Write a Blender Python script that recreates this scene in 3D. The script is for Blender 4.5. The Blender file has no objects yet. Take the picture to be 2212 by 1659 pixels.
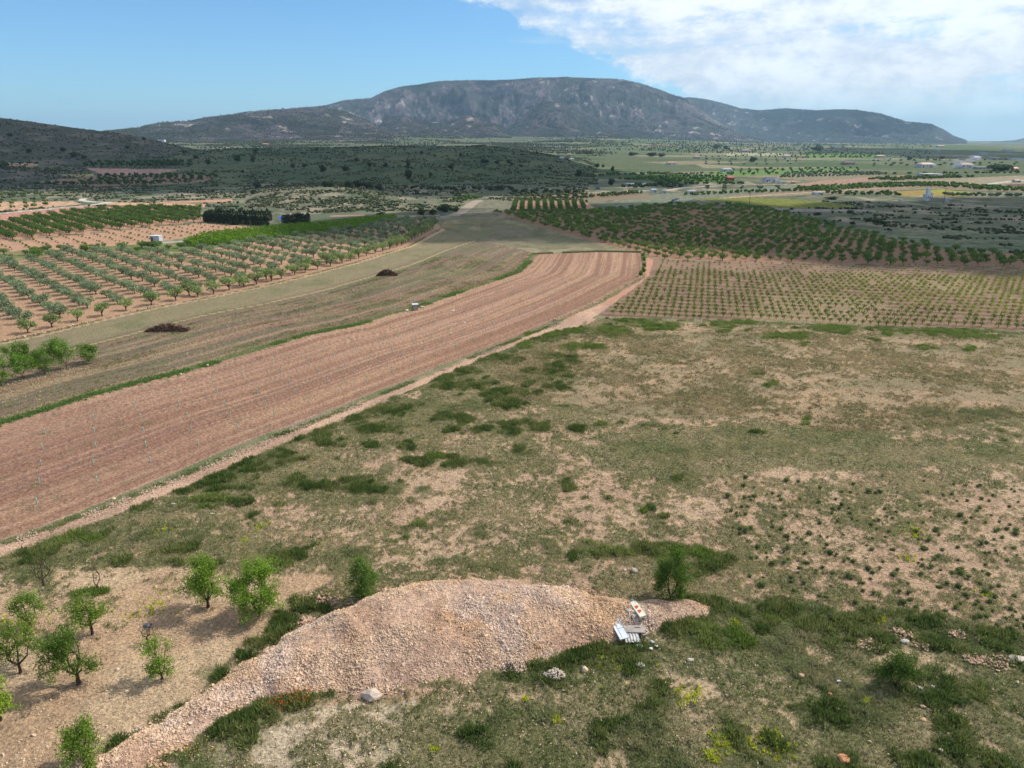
import bpy, math, random
import numpy as np

# ------------------------------------------------------------ camera, sky, sun, exposure
S = bpy.context.scene
COL = S.collection
HC, PITCH, FPX = 30.0, math.radians(18.5), 1579.0     # camera height (m), pitch below horizon, focal length in 2212-wide px
cd = bpy.data.cameras.new("camera"); cam = bpy.data.objects.new("camera", cd); COL.objects.link(cam)
cd.sensor_width = 36.0; cd.lens = 36.0 * FPX / 2212.0; cd.clip_start = 0.5; cd.clip_end = 60000
cam.location = (0, 0, HC); cam.rotation_euler = (math.radians(90) - PITCH, 0, 0)
S.camera = cam
SUN_EL, SUN_AZ = math.radians(48), math.radians(22)    # azimuth measured from +x (right) towards +y (away)
SD = np.array([math.cos(SUN_EL) * math.cos(SUN_AZ), math.cos(SUN_EL) * math.sin(SUN_AZ), math.sin(SUN_EL)])
sl = bpy.data.lights.new("sun", 'SUN'); sl.energy = 4.9; sl.angle = math.radians(0.55); sl.color = (1.0, 0.955, 0.88)
so = bpy.data.objects.new("sun", sl); COL.objects.link(so)
so.rotation_euler = (math.radians(90) - SUN_EL, 0, math.radians(90) + SUN_AZ)
W = bpy.data.worlds.new("World"); S.world = W; W.use_nodes = True
vs = S.view_settings; vs.view_transform = 'Standard'; vs.look = 'None'; vs.gamma = 1; vs.use_curve_mapping = False
vs.exposure = 0.02
S.cycles.max_bounces = 5; S.cycles.diffuse_bounces = 2; S.cycles.volume_bounces = 0; S.cycles.transparent_max_bounces = 8

def world_nodes():
    nt = W.node_tree; N = nt.nodes; L = nt.links
    N.clear()
    out = N.new("ShaderNodeOutputWorld"); bg = N.new("ShaderNodeBackground"); bg.inputs[1].default_value = 0.09
    L.new(bg.outputs[0], out.inputs[0])
    sky = N.new("ShaderNodeTexSky"); sky.sky_type = 'NISHITA'; sky.sun_disc = False
    sky.sun_elevation = SUN_EL; sky.sun_rotation = math.pi / 2 - SUN_AZ
    sky.altitude = 500; sky.air_density = 1.0; sky.dust_density = 0.2; sky.ozone_density = 1.2
    tc = N.new("ShaderNodeTexCoord"); sep = N.new("ShaderNodeSeparateXYZ"); L.new(tc.outputs["Generated"], sep.inputs[0])
    def M(op, a, b=None, c=None, clamp=False):
        n = N.new("ShaderNodeMath"); n.operation = op; n.use_clamp = clamp
        for k, v in enumerate((a, b, c)):
            if v is None: continue
            if isinstance(v, (int, float)): n.inputs[k].default_value = v
            else: L.new(v, n.inputs[k])
        return n.outputs[0]
    def SM(v, a, b):
        n = N.new("ShaderNodeMapRange"); n.interpolation_type = 'SMOOTHSTEP'
        L.new(v, n.inputs[0]); n.inputs[1].default_value = a; n.inputs[2].default_value = b
        return n.outputs[0]
    x, y, z = sep.outputs
    az = M('MULTIPLY', M('ARCTAN2', x, y), 57.2958)
    el = M('MULTIPLY', M('ARCSINE', z), 57.2958)
    def noise(sx, sy, scale, detail, rough=0.55, off=0.0, dist=0.0):
        cx = N.new("ShaderNodeCombineXYZ")
        L.new(M('MULTIPLY', az, sx), cx.inputs[0]); L.new(M('MULTIPLY', el, sy), cx.inputs[1]); cx.inputs[2].default_value = off
        n = N.new("ShaderNodeTexNoise"); n.inputs["Scale"].default_value = scale; n.inputs["Detail"].default_value = detail
        n.inputs["Roughness"].default_value = rough; n.inputs["Distortion"].default_value = dist
        L.new(cx.outputs[0], n.inputs["Vector"]); return n.outputs[0]
    n1 = noise(0.12, 0.28, 1.0, 9, 0.6, 3.1, 0.35)      # billows
    n2 = noise(0.05, 0.35, 1.0, 7, 0.6, 7.7, 0.3)       # long streaks
    n3 = noise(0.5, 0.9, 1.0, 6, 0.65, 1.2, 0.2)        # ragged edge
    # boundary runs down to the right: az0 = -4 + (9.3 - el) * 2.7
    edge = M('SUBTRACT', az, M('ADD', M('MULTIPLY', M('SUBTRACT', 9.3, el), 2.35), -3.4))
    edge = M('ADD', edge, M('MULTIPLY', M('SUBTRACT', n1, 0.5), 9.0))
    edge = M('ADD', edge, M('MULTIPLY', M('SUBTRACT', n3, 0.5), 5.0))
    m = SM(edge, -0.4, 1.5)
    holes = SM(M('ADD', n2, M('MULTIPLY', M('SUBTRACT', n3, 0.5), 0.35)), 0.30, 0.50)
    low = SM(el, .2, 4.2)
    dens = M('MULTIPLY', m, M('MULTIPLY', M('ADD', M('MULTIPLY', holes, 0.6), 0.4), M('ADD', M('MULTIPLY', low, 0.62), 0.36)))
    # a faint wisp low on the left of the bank
    w = M('MULTIPLY', SM(noise(0.1, 1.1, 1.0, 6, 0.6, 11.0), 0.58, 0.75), 0.35)
    w = M('MULTIPLY', w, SM(az, -12, 6))
    dens = M('MAXIMUM', dens, w)
    shade = SM(M('ADD', M('MULTIPLY', n1, 0.4), M('ADD', M('MULTIPLY', n3, 0.35), M('MULTIPLY', n2, 0.25))), 0.40, 0.60)
    cr = N.new("ShaderNodeMix"); cr.data_type = 'RGBA'; L.new(shade, cr.inputs[0])
    cr.inputs[6].default_value = (8.2, 9.2, 10.6, 1); cr.inputs[7].default_value = (12.4, 13.0, 13.6, 1)
    tint = N.new("ShaderNodeMix"); tint.data_type = 'RGBA'; tint.blend_type = 'MULTIPLY'; tint.inputs[0].default_value = 1
    L.new(sky.outputs[0], tint.inputs[6]); tint.inputs[7].default_value = (0.80, 1.27, 1.66, 1)
    mx = N.new("ShaderNodeMix"); mx.data_type = 'RGBA'; L.new(dens, mx.inputs[0])
    L.new(tint.outputs[2], mx.inputs[6]); L.new(cr.outputs[2], mx.inputs[7])
    L.new(mx.outputs[2], bg.inputs[0])
world_nodes()

# ------------------------------------------------------------ numpy helpers
R = np.random.default_rng(7)
def s2l(c): c = np.asarray(c, float) / 255.0; return np.where(c <= 0.04045, c / 12.92, ((c + 0.055) / 1.055) ** 2.4)
KA = 0.72
def C(r, g, b, k=1.0): return s2l((r, g, b)) * KA * k
def sstep(a, b, x): t = np.clip((x - a) / (b - a), 0, 1); return t * t * (3 - 2 * t)
def _h(ix, iy, s):
    n = (ix.astype(np.int64) * 374761393 + iy.astype(np.int64) * 668265263 + s * 1442695041) & 0xFFFFFFFF
    n = ((n ^ (n >> 13)) * 1274126177) & 0xFFFFFFFF
    return ((n ^ (n >> 16)) & 0xFFFF) / 65535.0
def vn(x, y, s=0):
    ix = np.floor(x); iy = np.floor(y); fx = x - ix; fy = y - iy
    fx = fx * fx * (3 - 2 * fx); fy = fy * fy * (3 - 2 * fy)
    a = _h(ix, iy, s); b = _h(ix + 1, iy, s); c = _h(ix, iy + 1, s); d = _h(ix + 1, iy + 1, s)
    return (a + (b - a) * fx) * (1 - fy) + (c + (d - c) * fx) * fy
def fbm(x, y, o=4, s=0, g=0.5):
    t = 0; a = 1; n = 0
    for k in range(o):
        t = t + a * vn(x, y, s + k * 17); n += a; a *= g
        x, y = x * 1.63 + y * 1.17 + 3.1, y * 1.63 - x * 1.17 + 7.7
    return t / n
def ridged(x, y, o=4, s=0):
    t = 0; a = 1; n = 0
    for k in range(o):
        t = t + a * (1 - np.abs(2 * vn(x, y, s + k * 13) - 1)); n += a; a *= 0.5; x = x * 2.03 + 5; y = y * 2.03 + 9
    return t / n
cp, sp = math.cos(PITCH), math.sin(PITCH)
def ray(px, py):
    X = (np.asarray(px, float) - 1106) / FPX; Y = (829.5 - np.asarray(py, float)) / FPX
    return X, cp + Y * sp, -sp + Y * cp
def azel(px, py):
    dx, dy, dz = ray(px, py); return np.arctan2(dx, dy), dz / np.hypot(dx, dy)

# ------------------------------------------------------------ terrain
def crest(tab, r1, wf, wb, gul=0.0, gx=250., gr=500., pw=1.0, cliff=0.0, seed=0):
    t = np.array([(q[0], q[1]) for q in tab], float); a, e = azel(t[:, 0], t[:, 1])
    rr = np.array([q[2] if len(q) > 2 else r1 for q in tab], float)
    return dict(az=a, r=rr, z=HC + rr * e, wf=wf, wb=wb, gul=gul, gx=gx, gr=gr, pw=pw, cliff=cliff, seed=seed)
LAY = [
 crest([(-900, 330), (-600, 260), (-300, 238), (-120, 243), (0, 254), (60, 262), (120, 270), (180, 279), (225, 284), (290, 295), (340, 305), (400, 319), (460, 333), (520, 352)], 1050, 480, 600, .16, 90, 200, 1.15, 0, 3),
 crest([(250, 360), (330, 338), (387, 328), (500, 322), (691, 320), (832, 316), (940, 316), (997, 317), (1043, 314), (1106, 323), (1183, 335), (1254, 351), (1320, 368), (1380, 385)], 880, 330, 500, .10, 60, 120, 1.0, 0, 5),
 crest([(600, 365), (700, 352), (800, 345), (900, 350), (1000, 358), (1080, 372)], 690, 150, 200, .1, 50, 60, 1.0, 0, 25),
 crest([(460, 452), (505, 436), (560, 420), (640, 409), (740, 405), (840, 415), (930, 433), (1000, 455)], 430, 95, 160, .06, 30, 30, 1.0, 0, 8),
 crest([(1360, 458), (1440, 446), (1500, 442), (1560, 446), (1640, 457), (1760, 478)], 325, 75, 60, .0, 30, 30, 1.0, 0, 9),
 crest([(180, 300, 2500), (225, 284, 2600), (265, 280, 2700), (300, 275), (345, 264), (400, 262), (450, 252), (500, 247), (560, 239), (640, 233), (691, 232), (744, 241), (797, 262), (825, 280), (850, 292)], 3000, 900, 900, .34, 170, 420, 1.25, 0, 11),
 crest([(800, 290), (832, 259), (867, 249), (902, 257), (937, 264), (965, 262), (990, 255), (1007, 247), (1028, 251), (1070, 268), (1105, 292)], 3350, 620, 500, .3, 110, 300, 1.1, 0.2, 12),
 crest([(1080, 296), (1106, 271), (1130, 250), (1150, 232), (1173, 217), (1218, 222), (1271, 243), (1317, 270), (1365, 296)], 3900, 850, 600, .34, 130, 360, 1.15, 0.15, 13),
 crest([(1330, 296), (1359, 275), (1405, 252), (1426, 243), (1464, 248), (1490, 247), (1539, 265), (1610, 292), (1650, 303)], 4300, 800, 600, .34, 130, 330, 1.1, 0.3, 14),
 crest([(520, 262), (600, 243), (640, 233), (700, 228), (740, 217), (800, 212), (830, 197), (870, 186), (900, 183), (950, 175), (1000, 173), (1060, 173), (1100, 172), (1150, 168), (1220, 166), (1300, 169), (1350, 172), (1390, 182), (1420, 192), (1450, 203), (1480, 213), (1504, 229), (1539, 253), (1582, 278), (1620, 300)], 4900, 1350, 1800, .50, 260, 420, 1.0, .42, 15),
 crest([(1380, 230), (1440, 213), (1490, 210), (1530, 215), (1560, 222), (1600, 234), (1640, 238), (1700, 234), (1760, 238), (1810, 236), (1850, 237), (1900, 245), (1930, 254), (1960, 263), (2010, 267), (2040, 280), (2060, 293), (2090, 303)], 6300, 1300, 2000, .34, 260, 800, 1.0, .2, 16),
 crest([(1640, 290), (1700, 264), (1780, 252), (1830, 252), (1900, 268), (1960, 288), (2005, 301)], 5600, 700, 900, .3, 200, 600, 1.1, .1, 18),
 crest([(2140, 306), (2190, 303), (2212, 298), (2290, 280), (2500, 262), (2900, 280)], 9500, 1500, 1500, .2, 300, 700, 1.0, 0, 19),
]
MTN = range(5, 13)
_fa, _ = azel(np.array([-900., 0., 900., 1300., 1700., 2212., 3000.]), np.full(7, 301.))
_fz = np.array([60., 52., 48., 36., 12., 4., 4.])
def base_h(az, r):
    return np.interp(az, _fa, _fz) * sstep(650, 3300, r) ** 1.25
def terr(x, y, want=False):
    sc_ = np.ndim(x) == 0
    if sc_: return float(terr(np.array([float(x)]), np.array([float(y)]))[0])
    x = np.asarray(x, float); y = np.asarray(y, float)
    az = np.arctan2(x, y); r = np.hypot(x, y)
    b = base_h(az, r)
    b = b + (fbm(x / 45, y / 45, 3, 90) - .5) * (0.35 + 2.2 * sstep(250, 900, r)) * sstep(5, 60, r)
    b = b + (fbm(x / 260, y / 260, 2, 95) - .5) * 14 * sstep(500, 2500, r) * (1 - .7 * sstep(-.05, .25, az))
    z = b.copy(); who = np.full(z.shape, -1, int); hh = np.zeros(z.shape)
    for k, Ly in enumerate(LAY):
        sel = (az > Ly['az'][0]) & (az < Ly['az'][-1]) & (r > Ly['r'].min() - Ly['wf'] * 1.05) & (r < Ly['r'].max() + Ly['wb'])
        if not sel.any(): continue
        a_, r_, b_, x_, y_ = az[sel], r[sel], b[sel], x[sel], y[sel]
        r1 = np.interp(a_, Ly['az'], Ly['r']); zc = np.interp(a_, Ly['az'], Ly['z'])
        up = np.clip((r_ - r1 + Ly['wf']) / Ly['wf'], 0, 1); dn = np.clip(1 - (r_ - r1) / Ly['wb'], 0, 1)
        g1 = up ** Ly['pw'] * (1 - .5 * (1 - up) * up)
        g1 = g1 * (1 - .35 * (1 - up))
        if Ly['cliff']: g1 = (1 - Ly['cliff']) * g1 + Ly['cliff'] * sstep(.62 + .2 * (fbm(a_ * 60, r_ * 0 + 1, 2, 5) - .5), 1.0, up)
        g = np.where(r_ < r1, g1, sstep(0, 1, dn))
        if Ly['pw'] <= 1.0 and not Ly['cliff']: g = np.where(r_ < r1, sstep(-.05, 1, up), g)
        if Ly['gul']:
            win = np.clip(1 - np.abs(up - .62) / .62, 0, 1) * (r_ < r1) * sstep(0, .15, 1 - up + 1e-6)
            q = ridged(a_ * r1 / Ly['gx'] + 2.6 * fbm(x_ / 420, y_ / 420, 4, Ly['seed']), r_ / Ly['gr'] + .5 * fbm(x_ / 200, y_ / 200, 2, Ly['seed'] + 3), 6, Ly['seed']) - .62
            g = g + 1.35 * Ly['gul'] * win * q + (fbm(a_ * r1 / Ly['gx'] * 5, r_ / Ly['gr'] * 6, 5, Ly['seed'] + 40, .62) - .5) * Ly['gul'] * .55 * win
        zz = b_ + (zc - b_) * g
        zo = z[sel]; w = zz > zo
        z[sel] = np.maximum(zo, zz)
        wk = who[sel]; wk[w] = k; who[sel] = wk
        h_ = hh[sel]; h_[w] = (zz - b_)[w]; hh[sel] = h_
    if want: return z, who, hh
    return z
_T = 12 * (14000 / 12) ** (np.arange(900) / 899.0)
def ground(px, py):
    px = np.atleast_1d(np.asarray(px, float)); py = np.atleast_1d(np.asarray(py, float))
    dx, dy, dz = ray(px, py); h = np.hypot(dx, dy); ux, uy, uz = dx / h, dy / h, dz / h
    out = np.zeros((len(px), 3))
    for i in range(len(px)):
        zt = terr(ux[i] * _T, uy[i] * _T); zr = HC + uz[i] * _T
        hit = np.nonzero(zr < zt)[0]
        k = hit[0] if len(hit) else len(_T) - 1
        if len(hit) and k > 0:
            a = zr[k - 1] - zt[k - 1]; b = zt[k] - zr[k]; t = _T[k - 1] + (_T[k] - _T[k - 1]) * a / (a + b + 1e-9)
        else: t = _T[k]
        out[i] = (ux[i] * t, uy[i] * t, 0)
    out[:, 2] = terr(out[:, 0], out[:, 1])
    return out
def G(px, py): return ground([px], [py])[0]
def mpp(p): # metres per 2212-px at point p
    return math.sqrt(p[0] ** 2 + p[1] ** 2 + (HC - p[2]) ** 2) / FPX
def dens(pts, step=30.0, close=True):
    P = [np.array(p, float) for p in pts]; o = []
    n = len(P) if close else len(P) - 1
    for i in range(n):
        a, b = P[i], P[(i + 1) % len(P)]; k = max(1, int(np.hypot(*(b - a)) / step))
        for j in range(k): o.append(a + (b - a) * j / k)
    if not close: o.append(P[-1])
    return np.array(o)
def clampy(p): q = p.copy(); return q
def PW(pts, close=True, step=40.0):
    d = dens(pts, step, close); return ground(d[:, 0], d[:, 1])[:, :2]
def inpoly(poly, x, y):
    m = (x > poly[:, 0].min()) & (x < poly[:, 0].max()) & (y > poly[:, 1].min()) & (y < poly[:, 1].max())
    res = np.zeros(x.shape, bool)
    idx = np.nonzero(m)
    if idx[0].size == 0: return res
    xs, ys = x[idx], y[idx]; c = np.zeros(xs.shape, bool)
    for i in range(len(poly)):
        x1, y1 = poly[i]; x2, y2 = poly[i - 1]
        if y1 == y2: continue
        c ^= ((y1 > ys) != (y2 > ys)) & (xs < (x2 - x1) * (ys - y1) / (y2 - y1) + x1)
    res[idx] = c; return res
def dpoly(line, x, y):
    d = np.full(x.shape, 1e9)
    for i in range(len(line) - 1):
        ax, ay = line[i]; bx, by = line[i + 1]; vx, vy = bx - ax, by - ay; L2 = vx * vx + vy * vy + 1e-9
        t = np.clip(((x - ax) * vx + (y - ay) * vy) / L2, 0, 1)
        d = np.minimum(d, np.hypot(x - ax - t * vx, y - ay - t * vy))
    return d
def warp(x, y, amp, sc, s): return x + (fbm(x / sc, y / sc, 3, s) - .5) * 2 * amp, y + (fbm(x / sc, y / sc, 3, s + 50) - .5) * 2 * amp

# ------------------------------------------------------------ land use, traced as outlines on the ground
EDGE_R = [(-260, 1272), (0, 1170), (101, 1134), (235, 1080), (330, 1038), (403, 1010), (504, 963), (605, 927), (743, 874), (877, 820), (978, 780), (1079, 741), (1146, 714), (1198, 692), (1232, 679), (1282, 657), (1332, 628), (1388, 598), (1386, 545)]
EDGE_L = [(-260, 985), (0, 918), (100, 888), (190, 858), (286, 832), (386, 808), (470, 784), (560, 757), (665, 724), (778, 702), (845, 680), (902, 666), (966, 642), (1047, 615), (1121, 588), (1144, 568), (1160, 548)]
TRACK_IN = [(-260, 1285), (0, 1182), (120, 1140), (235, 1096), (350, 1050), (470, 999), (600, 945), (743, 888), (850, 844), (945, 806), (1045, 764), (1146, 723), (1210, 698)]
TRACK_OUT = [(-260, 1322), (0, 1210), (120, 1162), (235, 1121), (350, 1073), (470, 1024), (600, 968), (743, 908), (850, 860), (945, 819), (1045, 775), (1146, 734), (1200, 716), (1262, 706), (1268, 694)]
OLIVE_B = [(-260, 800), (0, 738), (80, 722), (200, 694), (330, 664), (460, 640), (600, 610), (760, 568), (880, 532), (952, 492)]
POLY = dict(
 plough=EDGE_L + [(1300, 543)] + EDGE_R[::-1],
 track=TRACK_IN + [(1232, 682), (1290, 660), (1342, 630), (1394, 600), (1392, 560), (1400, 556), (1412, 562), (1400, 598), (1349, 637), (1292, 680), (1268, 694)] + TRACK_OUT[::-1][1:],
 vine=[(1290, 683), (1350, 638), (1402, 598), (1412, 562), (1600, 567), (1900, 572), (2212, 577), (2500, 582), (2500, 730), (2212, 716), (1900, 703), (1600, 692), (1400, 687)],
 fore=[(-600, 1500)] + TRACK_OUT[:-2] + [(1262, 706), (1290, 690), (1400, 692), (1600, 698), (1900, 709), (2212, 722), (2600, 742), (3200, 1659), (3000, 2100), (-600, 2100)],
 olive=[(-260, 580), (0, 571), (130, 548), (270, 545), (400, 545), (492, 532), (598, 516), (703, 504), (778, 493), (852, 476), (940, 474), (952, 492)] + OLIVE_B[::-1][1:],
 orchR=[(1062, 459), (1120, 458), (1282, 456), (1440, 444), (1600, 446), (1700, 462), (1780, 484), (1900, 512), (2050, 540), (2212, 551), (2500, 560), (2500, 582), (2212, 576), (1900, 571), (1600, 566), (1412, 560), (1396, 548), (1330, 535), (1200, 500)],
 orchUL=[(-260, 510), (0, 484), (130, 462), (240, 453), (330, 449), (430, 452), (440, 478), (330, 488), (170, 505), (0, 522), (-260, 545)],
 sapl=[(-260, 548), (0, 524), (170, 507), (330, 490), (440, 482), (560, 490), (600, 490), (440, 508), (360, 520), (300, 527), (150, 537), (0, 543), (-260, 570)],
 scruff=[(-260, 572), (0, 545), (150, 538), (300, 528), (400, 524), (492, 531), (400, 545), (270, 544), (130, 547), (0, 570), (-260, 590)],
 greenb=[(397, 524), (440, 509), (527, 499), (598, 492), (700, 484), (778, 475), (852, 468), (858, 474), (778, 493), (703, 503), (598, 515), (492, 529), (415, 533)],
 pinkA=[(-260, 490), (0, 462), (176, 446), (300, 446), (327, 450), (246, 454), (140, 462), (60, 472), (0, 483), (-260, 510)],
 pinkB=[(211, 441), (246, 437), (450, 441), (443, 447), (316, 446)],
 pinkC=[(330, 436), (503, 430), (503, 436), (351, 439)],
 sandD=[(-260, 440), (0, 436), (158, 435), (176, 441), (0, 457), (-260, 475)],
 stripE=[(186, 363), (390, 366), (345, 376), (225, 379)],
 stripF=[(0, 351), (80, 353), (82, 357), (60, 361), (10, 357)],
 stripG=[(130, 378), (200, 375), (205, 380), (165, 383)],
 darkO1=[(185, 349), (300, 345), (420, 349), (410, 362), (300, 364), (200, 361)],
 darkO2=[(80, 392), (200, 380), (330, 376), (470, 378), (440, 394), (330, 400), (180, 402)],
 mini=[(1100, 461), (1117, 434), (1262, 435), (1285, 449), (1228, 453)],
 mini2=[(1130, 433), (1140, 419), (1250, 417), (1400, 420), (1410, 429), (1300, 434)],
 midf=[(980, 466), (1034, 434), (1110, 434), (1098, 460), (1062, 461)],
 fallowT=[(952, 492), (960, 476), (1060, 464), (1200, 503), (1330, 538), (1385, 546), (1300, 543), (1160, 547), (1110, 535), (1020, 518)],
 # right-hand plain
 yel1=[(1500, 430), (1570, 425), (1680, 428), (1785, 436), (1852, 446), (1838, 451), (1750, 450), (1662, 448), (1575, 437)],
 pinkR=[(1725, 397), (1785, 390), (1950, 378), (1965, 381), (1820, 398), (1770, 407), (1728, 408)],
 yel2=[(1926, 414), (2030, 409), (2137, 418), (2067, 424), (1944, 422)],
 tanR=[(1960, 388), (2080, 384), (2212, 379), (2300, 378), (2300, 398), (2212, 398), (2066, 401), (1900, 400)],
 grnR1=[(1434, 381), (1560, 381), (1575, 393), (1430, 394), (1350, 388)],
 grnR2=[(1500, 372), (1700, 365), (1860, 364), (1850, 369), (1700, 378), (1580, 380)],
 grnR3=[(1740, 333), (1850, 330), (1950, 335), (1900, 341), (1740, 342)],
 grnR4=[(1560, 330), (1690, 331), (1690, 337), (1570, 336)],
 tanR2=[(1500, 354), (1640, 361), (1860, 361), (1700, 364), (1520, 363)],
 greyR=[(1290, 440), (1434, 418), (1560, 412), (1640, 404), (1720, 399), (1725, 410), (1600, 422), (1560, 425), (1500, 430), (1440, 441), (1350, 450)],
 bandR=[(1560, 424), (1700, 413), (1850, 403), (2070, 401), (2212, 404), (2212, 415), (2000, 408), (1800, 418), (1690, 424), (1570, 426)],
 pathR=[(1663, 449), (1750, 451), (1890, 453), (1890, 457), (1700, 457)],
 meadow=[(1700, 490), (1850, 497), (2212, 490), (2400, 490), (2400, 560), (2212, 551), (2050, 540), (1900, 512), (1780, 486)],
 brownR=[(2170, 398), (2250, 396), (2250, 401), (2190, 402)],
)
CHUTE = [(1160, 733), (1200, 712), (1232, 684), (1300, 690), (1262, 706)]
PLY = {k: PW(v) for k, v in POLY.items()}
LN = {k: PW(v, False) for k, v in dict(L=EDGE_L, R=EDGE_R, O=OLIVE_B, T1=TRACK_IN, T2=TRACK_OUT).items()}
ROADS = [  # (line in px, half width m, colour)
 ([(-60, 466), (0, 461), (100, 452), (190, 444), (222, 439), (239, 437)], 1.6, (214, 202, 186)),
 ([(239, 437), (200, 436), (176, 433), (181, 429)], 1.6, (222, 212, 198)),
 ([(980, 466), (1000, 455), (1020, 440), (1034, 433)], 2.6, (176, 158, 138)),
 ([(600, 489), (700, 480), (800, 469), (870, 468), (940, 470), (985, 464)], 1.0, (160, 158, 146)),
 ([(700, 466), (850, 466), (945, 466)], 1.4, (190, 150, 128)),
 ([(330, 527), (360, 524), (440, 519)], 1.2, (190, 186, 176)),
 ([(2100, 401), (2150, 396), (2194, 391), (2240, 388)], 2.2, (208, 204, 196)),
 ([(1313, 421), (1345, 414), (1400, 412)], 2.0, (196, 196, 190)),
 ([(1440, 412), (1476, 405), (1500, 404), (1560, 401)], 2.2, (190, 176, 160)),
 ([(1870, 455), (1700, 454), (1600, 446)], 1.2, (168, 160, 150)),
 ([(2010, 438), (2060, 438), (2110, 444), (2200, 448)], 1.4, (150, 150, 140)),
 ([(1270, 377), (1330, 372), (1400, 375)], 3.0, (196, 182, 150)),
 ([(1780, 347), (1860, 345), (1940, 343)], 2.5, (190, 186, 172)),
 ([(1500, 398), (1600, 399), (1720, 398)], 1.8, (200, 176, 150)),
 ([(1560, 428), (1700, 419), (1850, 409), (1950, 405)], 1.8, (196, 170, 146)),
]
RD = [(PW(p, False, 15), w, c) for p, w, c in ROADS]
def TB(ox, oy, k, lst): return [(ox + a * k, oy + b * k, c * k, d * k, s) for a, b, c, d, s in lst]
# lush green clumps of tall grass (cx, cy, rx, ry, kind): 0 dark lush, 1 bright, 2 olive low
BL = TB(743, 674, .336, [(190,625,70,45,0),(80,700,55,30,0),(290,635,60,25,0),(390,652,25,15,0),(240,755,110,25,0),(395,730,50,25,2),(625,430,80,30,0),(770,390,90,20,0),(690,490,90,22,0),(990,300,110,28,0),(890,312,30,15,0),(1120,315,35,20,0),(860,465,70,22,0),(1220,390,60,18,0),(1190,460,40,25,0),(1340,360,60,25,0),(1450,330,80,20,0),(1390,290,110,12,0),(1400,410,80,25,0),(1355,480,70,25,0),(1300,440,40,12,0),(1000,540,80,35,0),(1020,590,90,40,0),(1145,525,55,20,0),(1240,525,25,15,0),(850,595,70,35,2),(620,680,60,22,0),(745,690,75,22,0),(680,750,55,25,0),(905,755,40,18,0),(1060,765,85,35,0),(1100,715,110,12,0),(1290,745,60,22,0),(1540,765,40,20,0),(1665,725,40,20,1),(440,600,60,20,2),(530,580,60,30,2),(160,865,30,18,0),(235,855,35,22,0),(380,860,45,25,0),(15,845,25,15,0),(130,1120,140,55,0),(480,970,70,30,0),(590,930,60,30,1),(700,965,70,35,0),(820,965,80,35,0),(950,985,50,15,0),(1120,870,40,15,0),(1170,200,60,25,1),(1300,150,130,25,1),(1480,120,120,20,1),(1740,130,120,35,1),(2020,95,110,25,1),(1890,60,120,15,1),(1450,225,60,18,1),(1600,225,80,15,1),(2070,1320,60,18,0),(1895,1260,35,15,1),(450,1380,60,20,1),(370,1460,60,15,0),(700,600,60,20,2),(330,560,60,16,2),(1100,430,60,16,2),(950,440,50,14,2),(2140,1080,40,20,0),(900,1420,100,40,2),(1350,1530,120,40,2),(660,1300,50,25,2),(560,1170,50,20,2),(1200,900,60,14,2),(330,1150,80,30,2),(60,1240,60,25,2),(180,1230,60,20,2),(440,1220,50,20,2)])
BL += TB(0, 708, .336, [(1430,1000,170,45,0),(1600,900,130,45,0),(1800,830,110,45,0),(1330,1110,130,35,1),(1120,1040,90,30,0),(860,1170,130,28,0),(620,1270,170,40,2),(560,1390,100,30,2),(300,1385,170,28,1),(1950,700,150,50,0),(2090,735,55,30,0),(2090,650,80,25,0),(1915,1005,60,35,0),(2060,1025,110,40,0),(1800,990,60,30,2),(1530,1120,50,26,0),(1765,1140,50,18,0),(1680,1040,60,22,2),(1230,1150,60,20,2),(430,1290,60,20,0),(200,1440,120,16,2),(1000,1300,60,16,2)])
BL += TB(1469, 674, .336, [(260,80,75,22,1),(290,115,30,12,1),(420,65,80,12,1),(700,155,160,22,1),(960,105,130,20,1),(1040,130,70,15,1),(1260,98,110,10,1),(1340,130,70,15,1),(1450,130,40,20,1),(1760,130,220,26,1),(1880,155,130,18,1),(780,205,25,12,1),(1265,178,30,10,1),(490,388,35,12,1),(600,468,50,12,1),(800,710,60,18,1),(530,795,40,14,0),(1640,650,120,26,2),(1980,660,170,40,2),(2150,150,80,16,2),(1560,228,60,10,1),(1860,240,50,10,1)])
# strip on the far side of the pile and the green belt on the near side
BL += TB(605, 1192, .3125, [(60,30,60,50,0),(560,20,120,40,2),(420,110,60,20,2),(200,330,80,40,0),(250,430,130,30,0),(60,600,60,60,0),(1130,60,180,30,2),(1380,110,180,18,2),(1600,640+100,140,30,0),(1620,740,130,50,0),(1900,800,260,80,0),(2120,700,90,60,0),(1700,900,180,50,0),(1900,650,80,40,0)])
BL += TB(1210, 1175, .2265, [(500,90,260,70,1),(300,130,200,60,0),(1200,100,300,80,1),(1450,180,200,70,0),(1250,260,220,60,0),(1000,60,250,50,0),(1450,600,200,90,0),(1000,780,220,110,0),(900,680,120,60,0),(1800,700,160,110,0),(2050,620,200,80,0),(1250,900,200,80,1),(250,1010,300,90,0),(650,1060,200,60,0),(1650,900,250,90,1),(1300,780,150,80,0)])
BL += TB(1521, 1210, .3125, [(130,350,120,60,0),(480,340,260,55,0),(350,400,160,50,1),(650,470,260,60,0),(1000,440,260,60,0),(1300,410,150,50,0),(1600,470,150,70,0),(1900,560,120,60,0),(2080,560,110,50,0),(860,540,90,60,0),(1200,560,150,50,0),(1640,600,110,60,0)])
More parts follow.
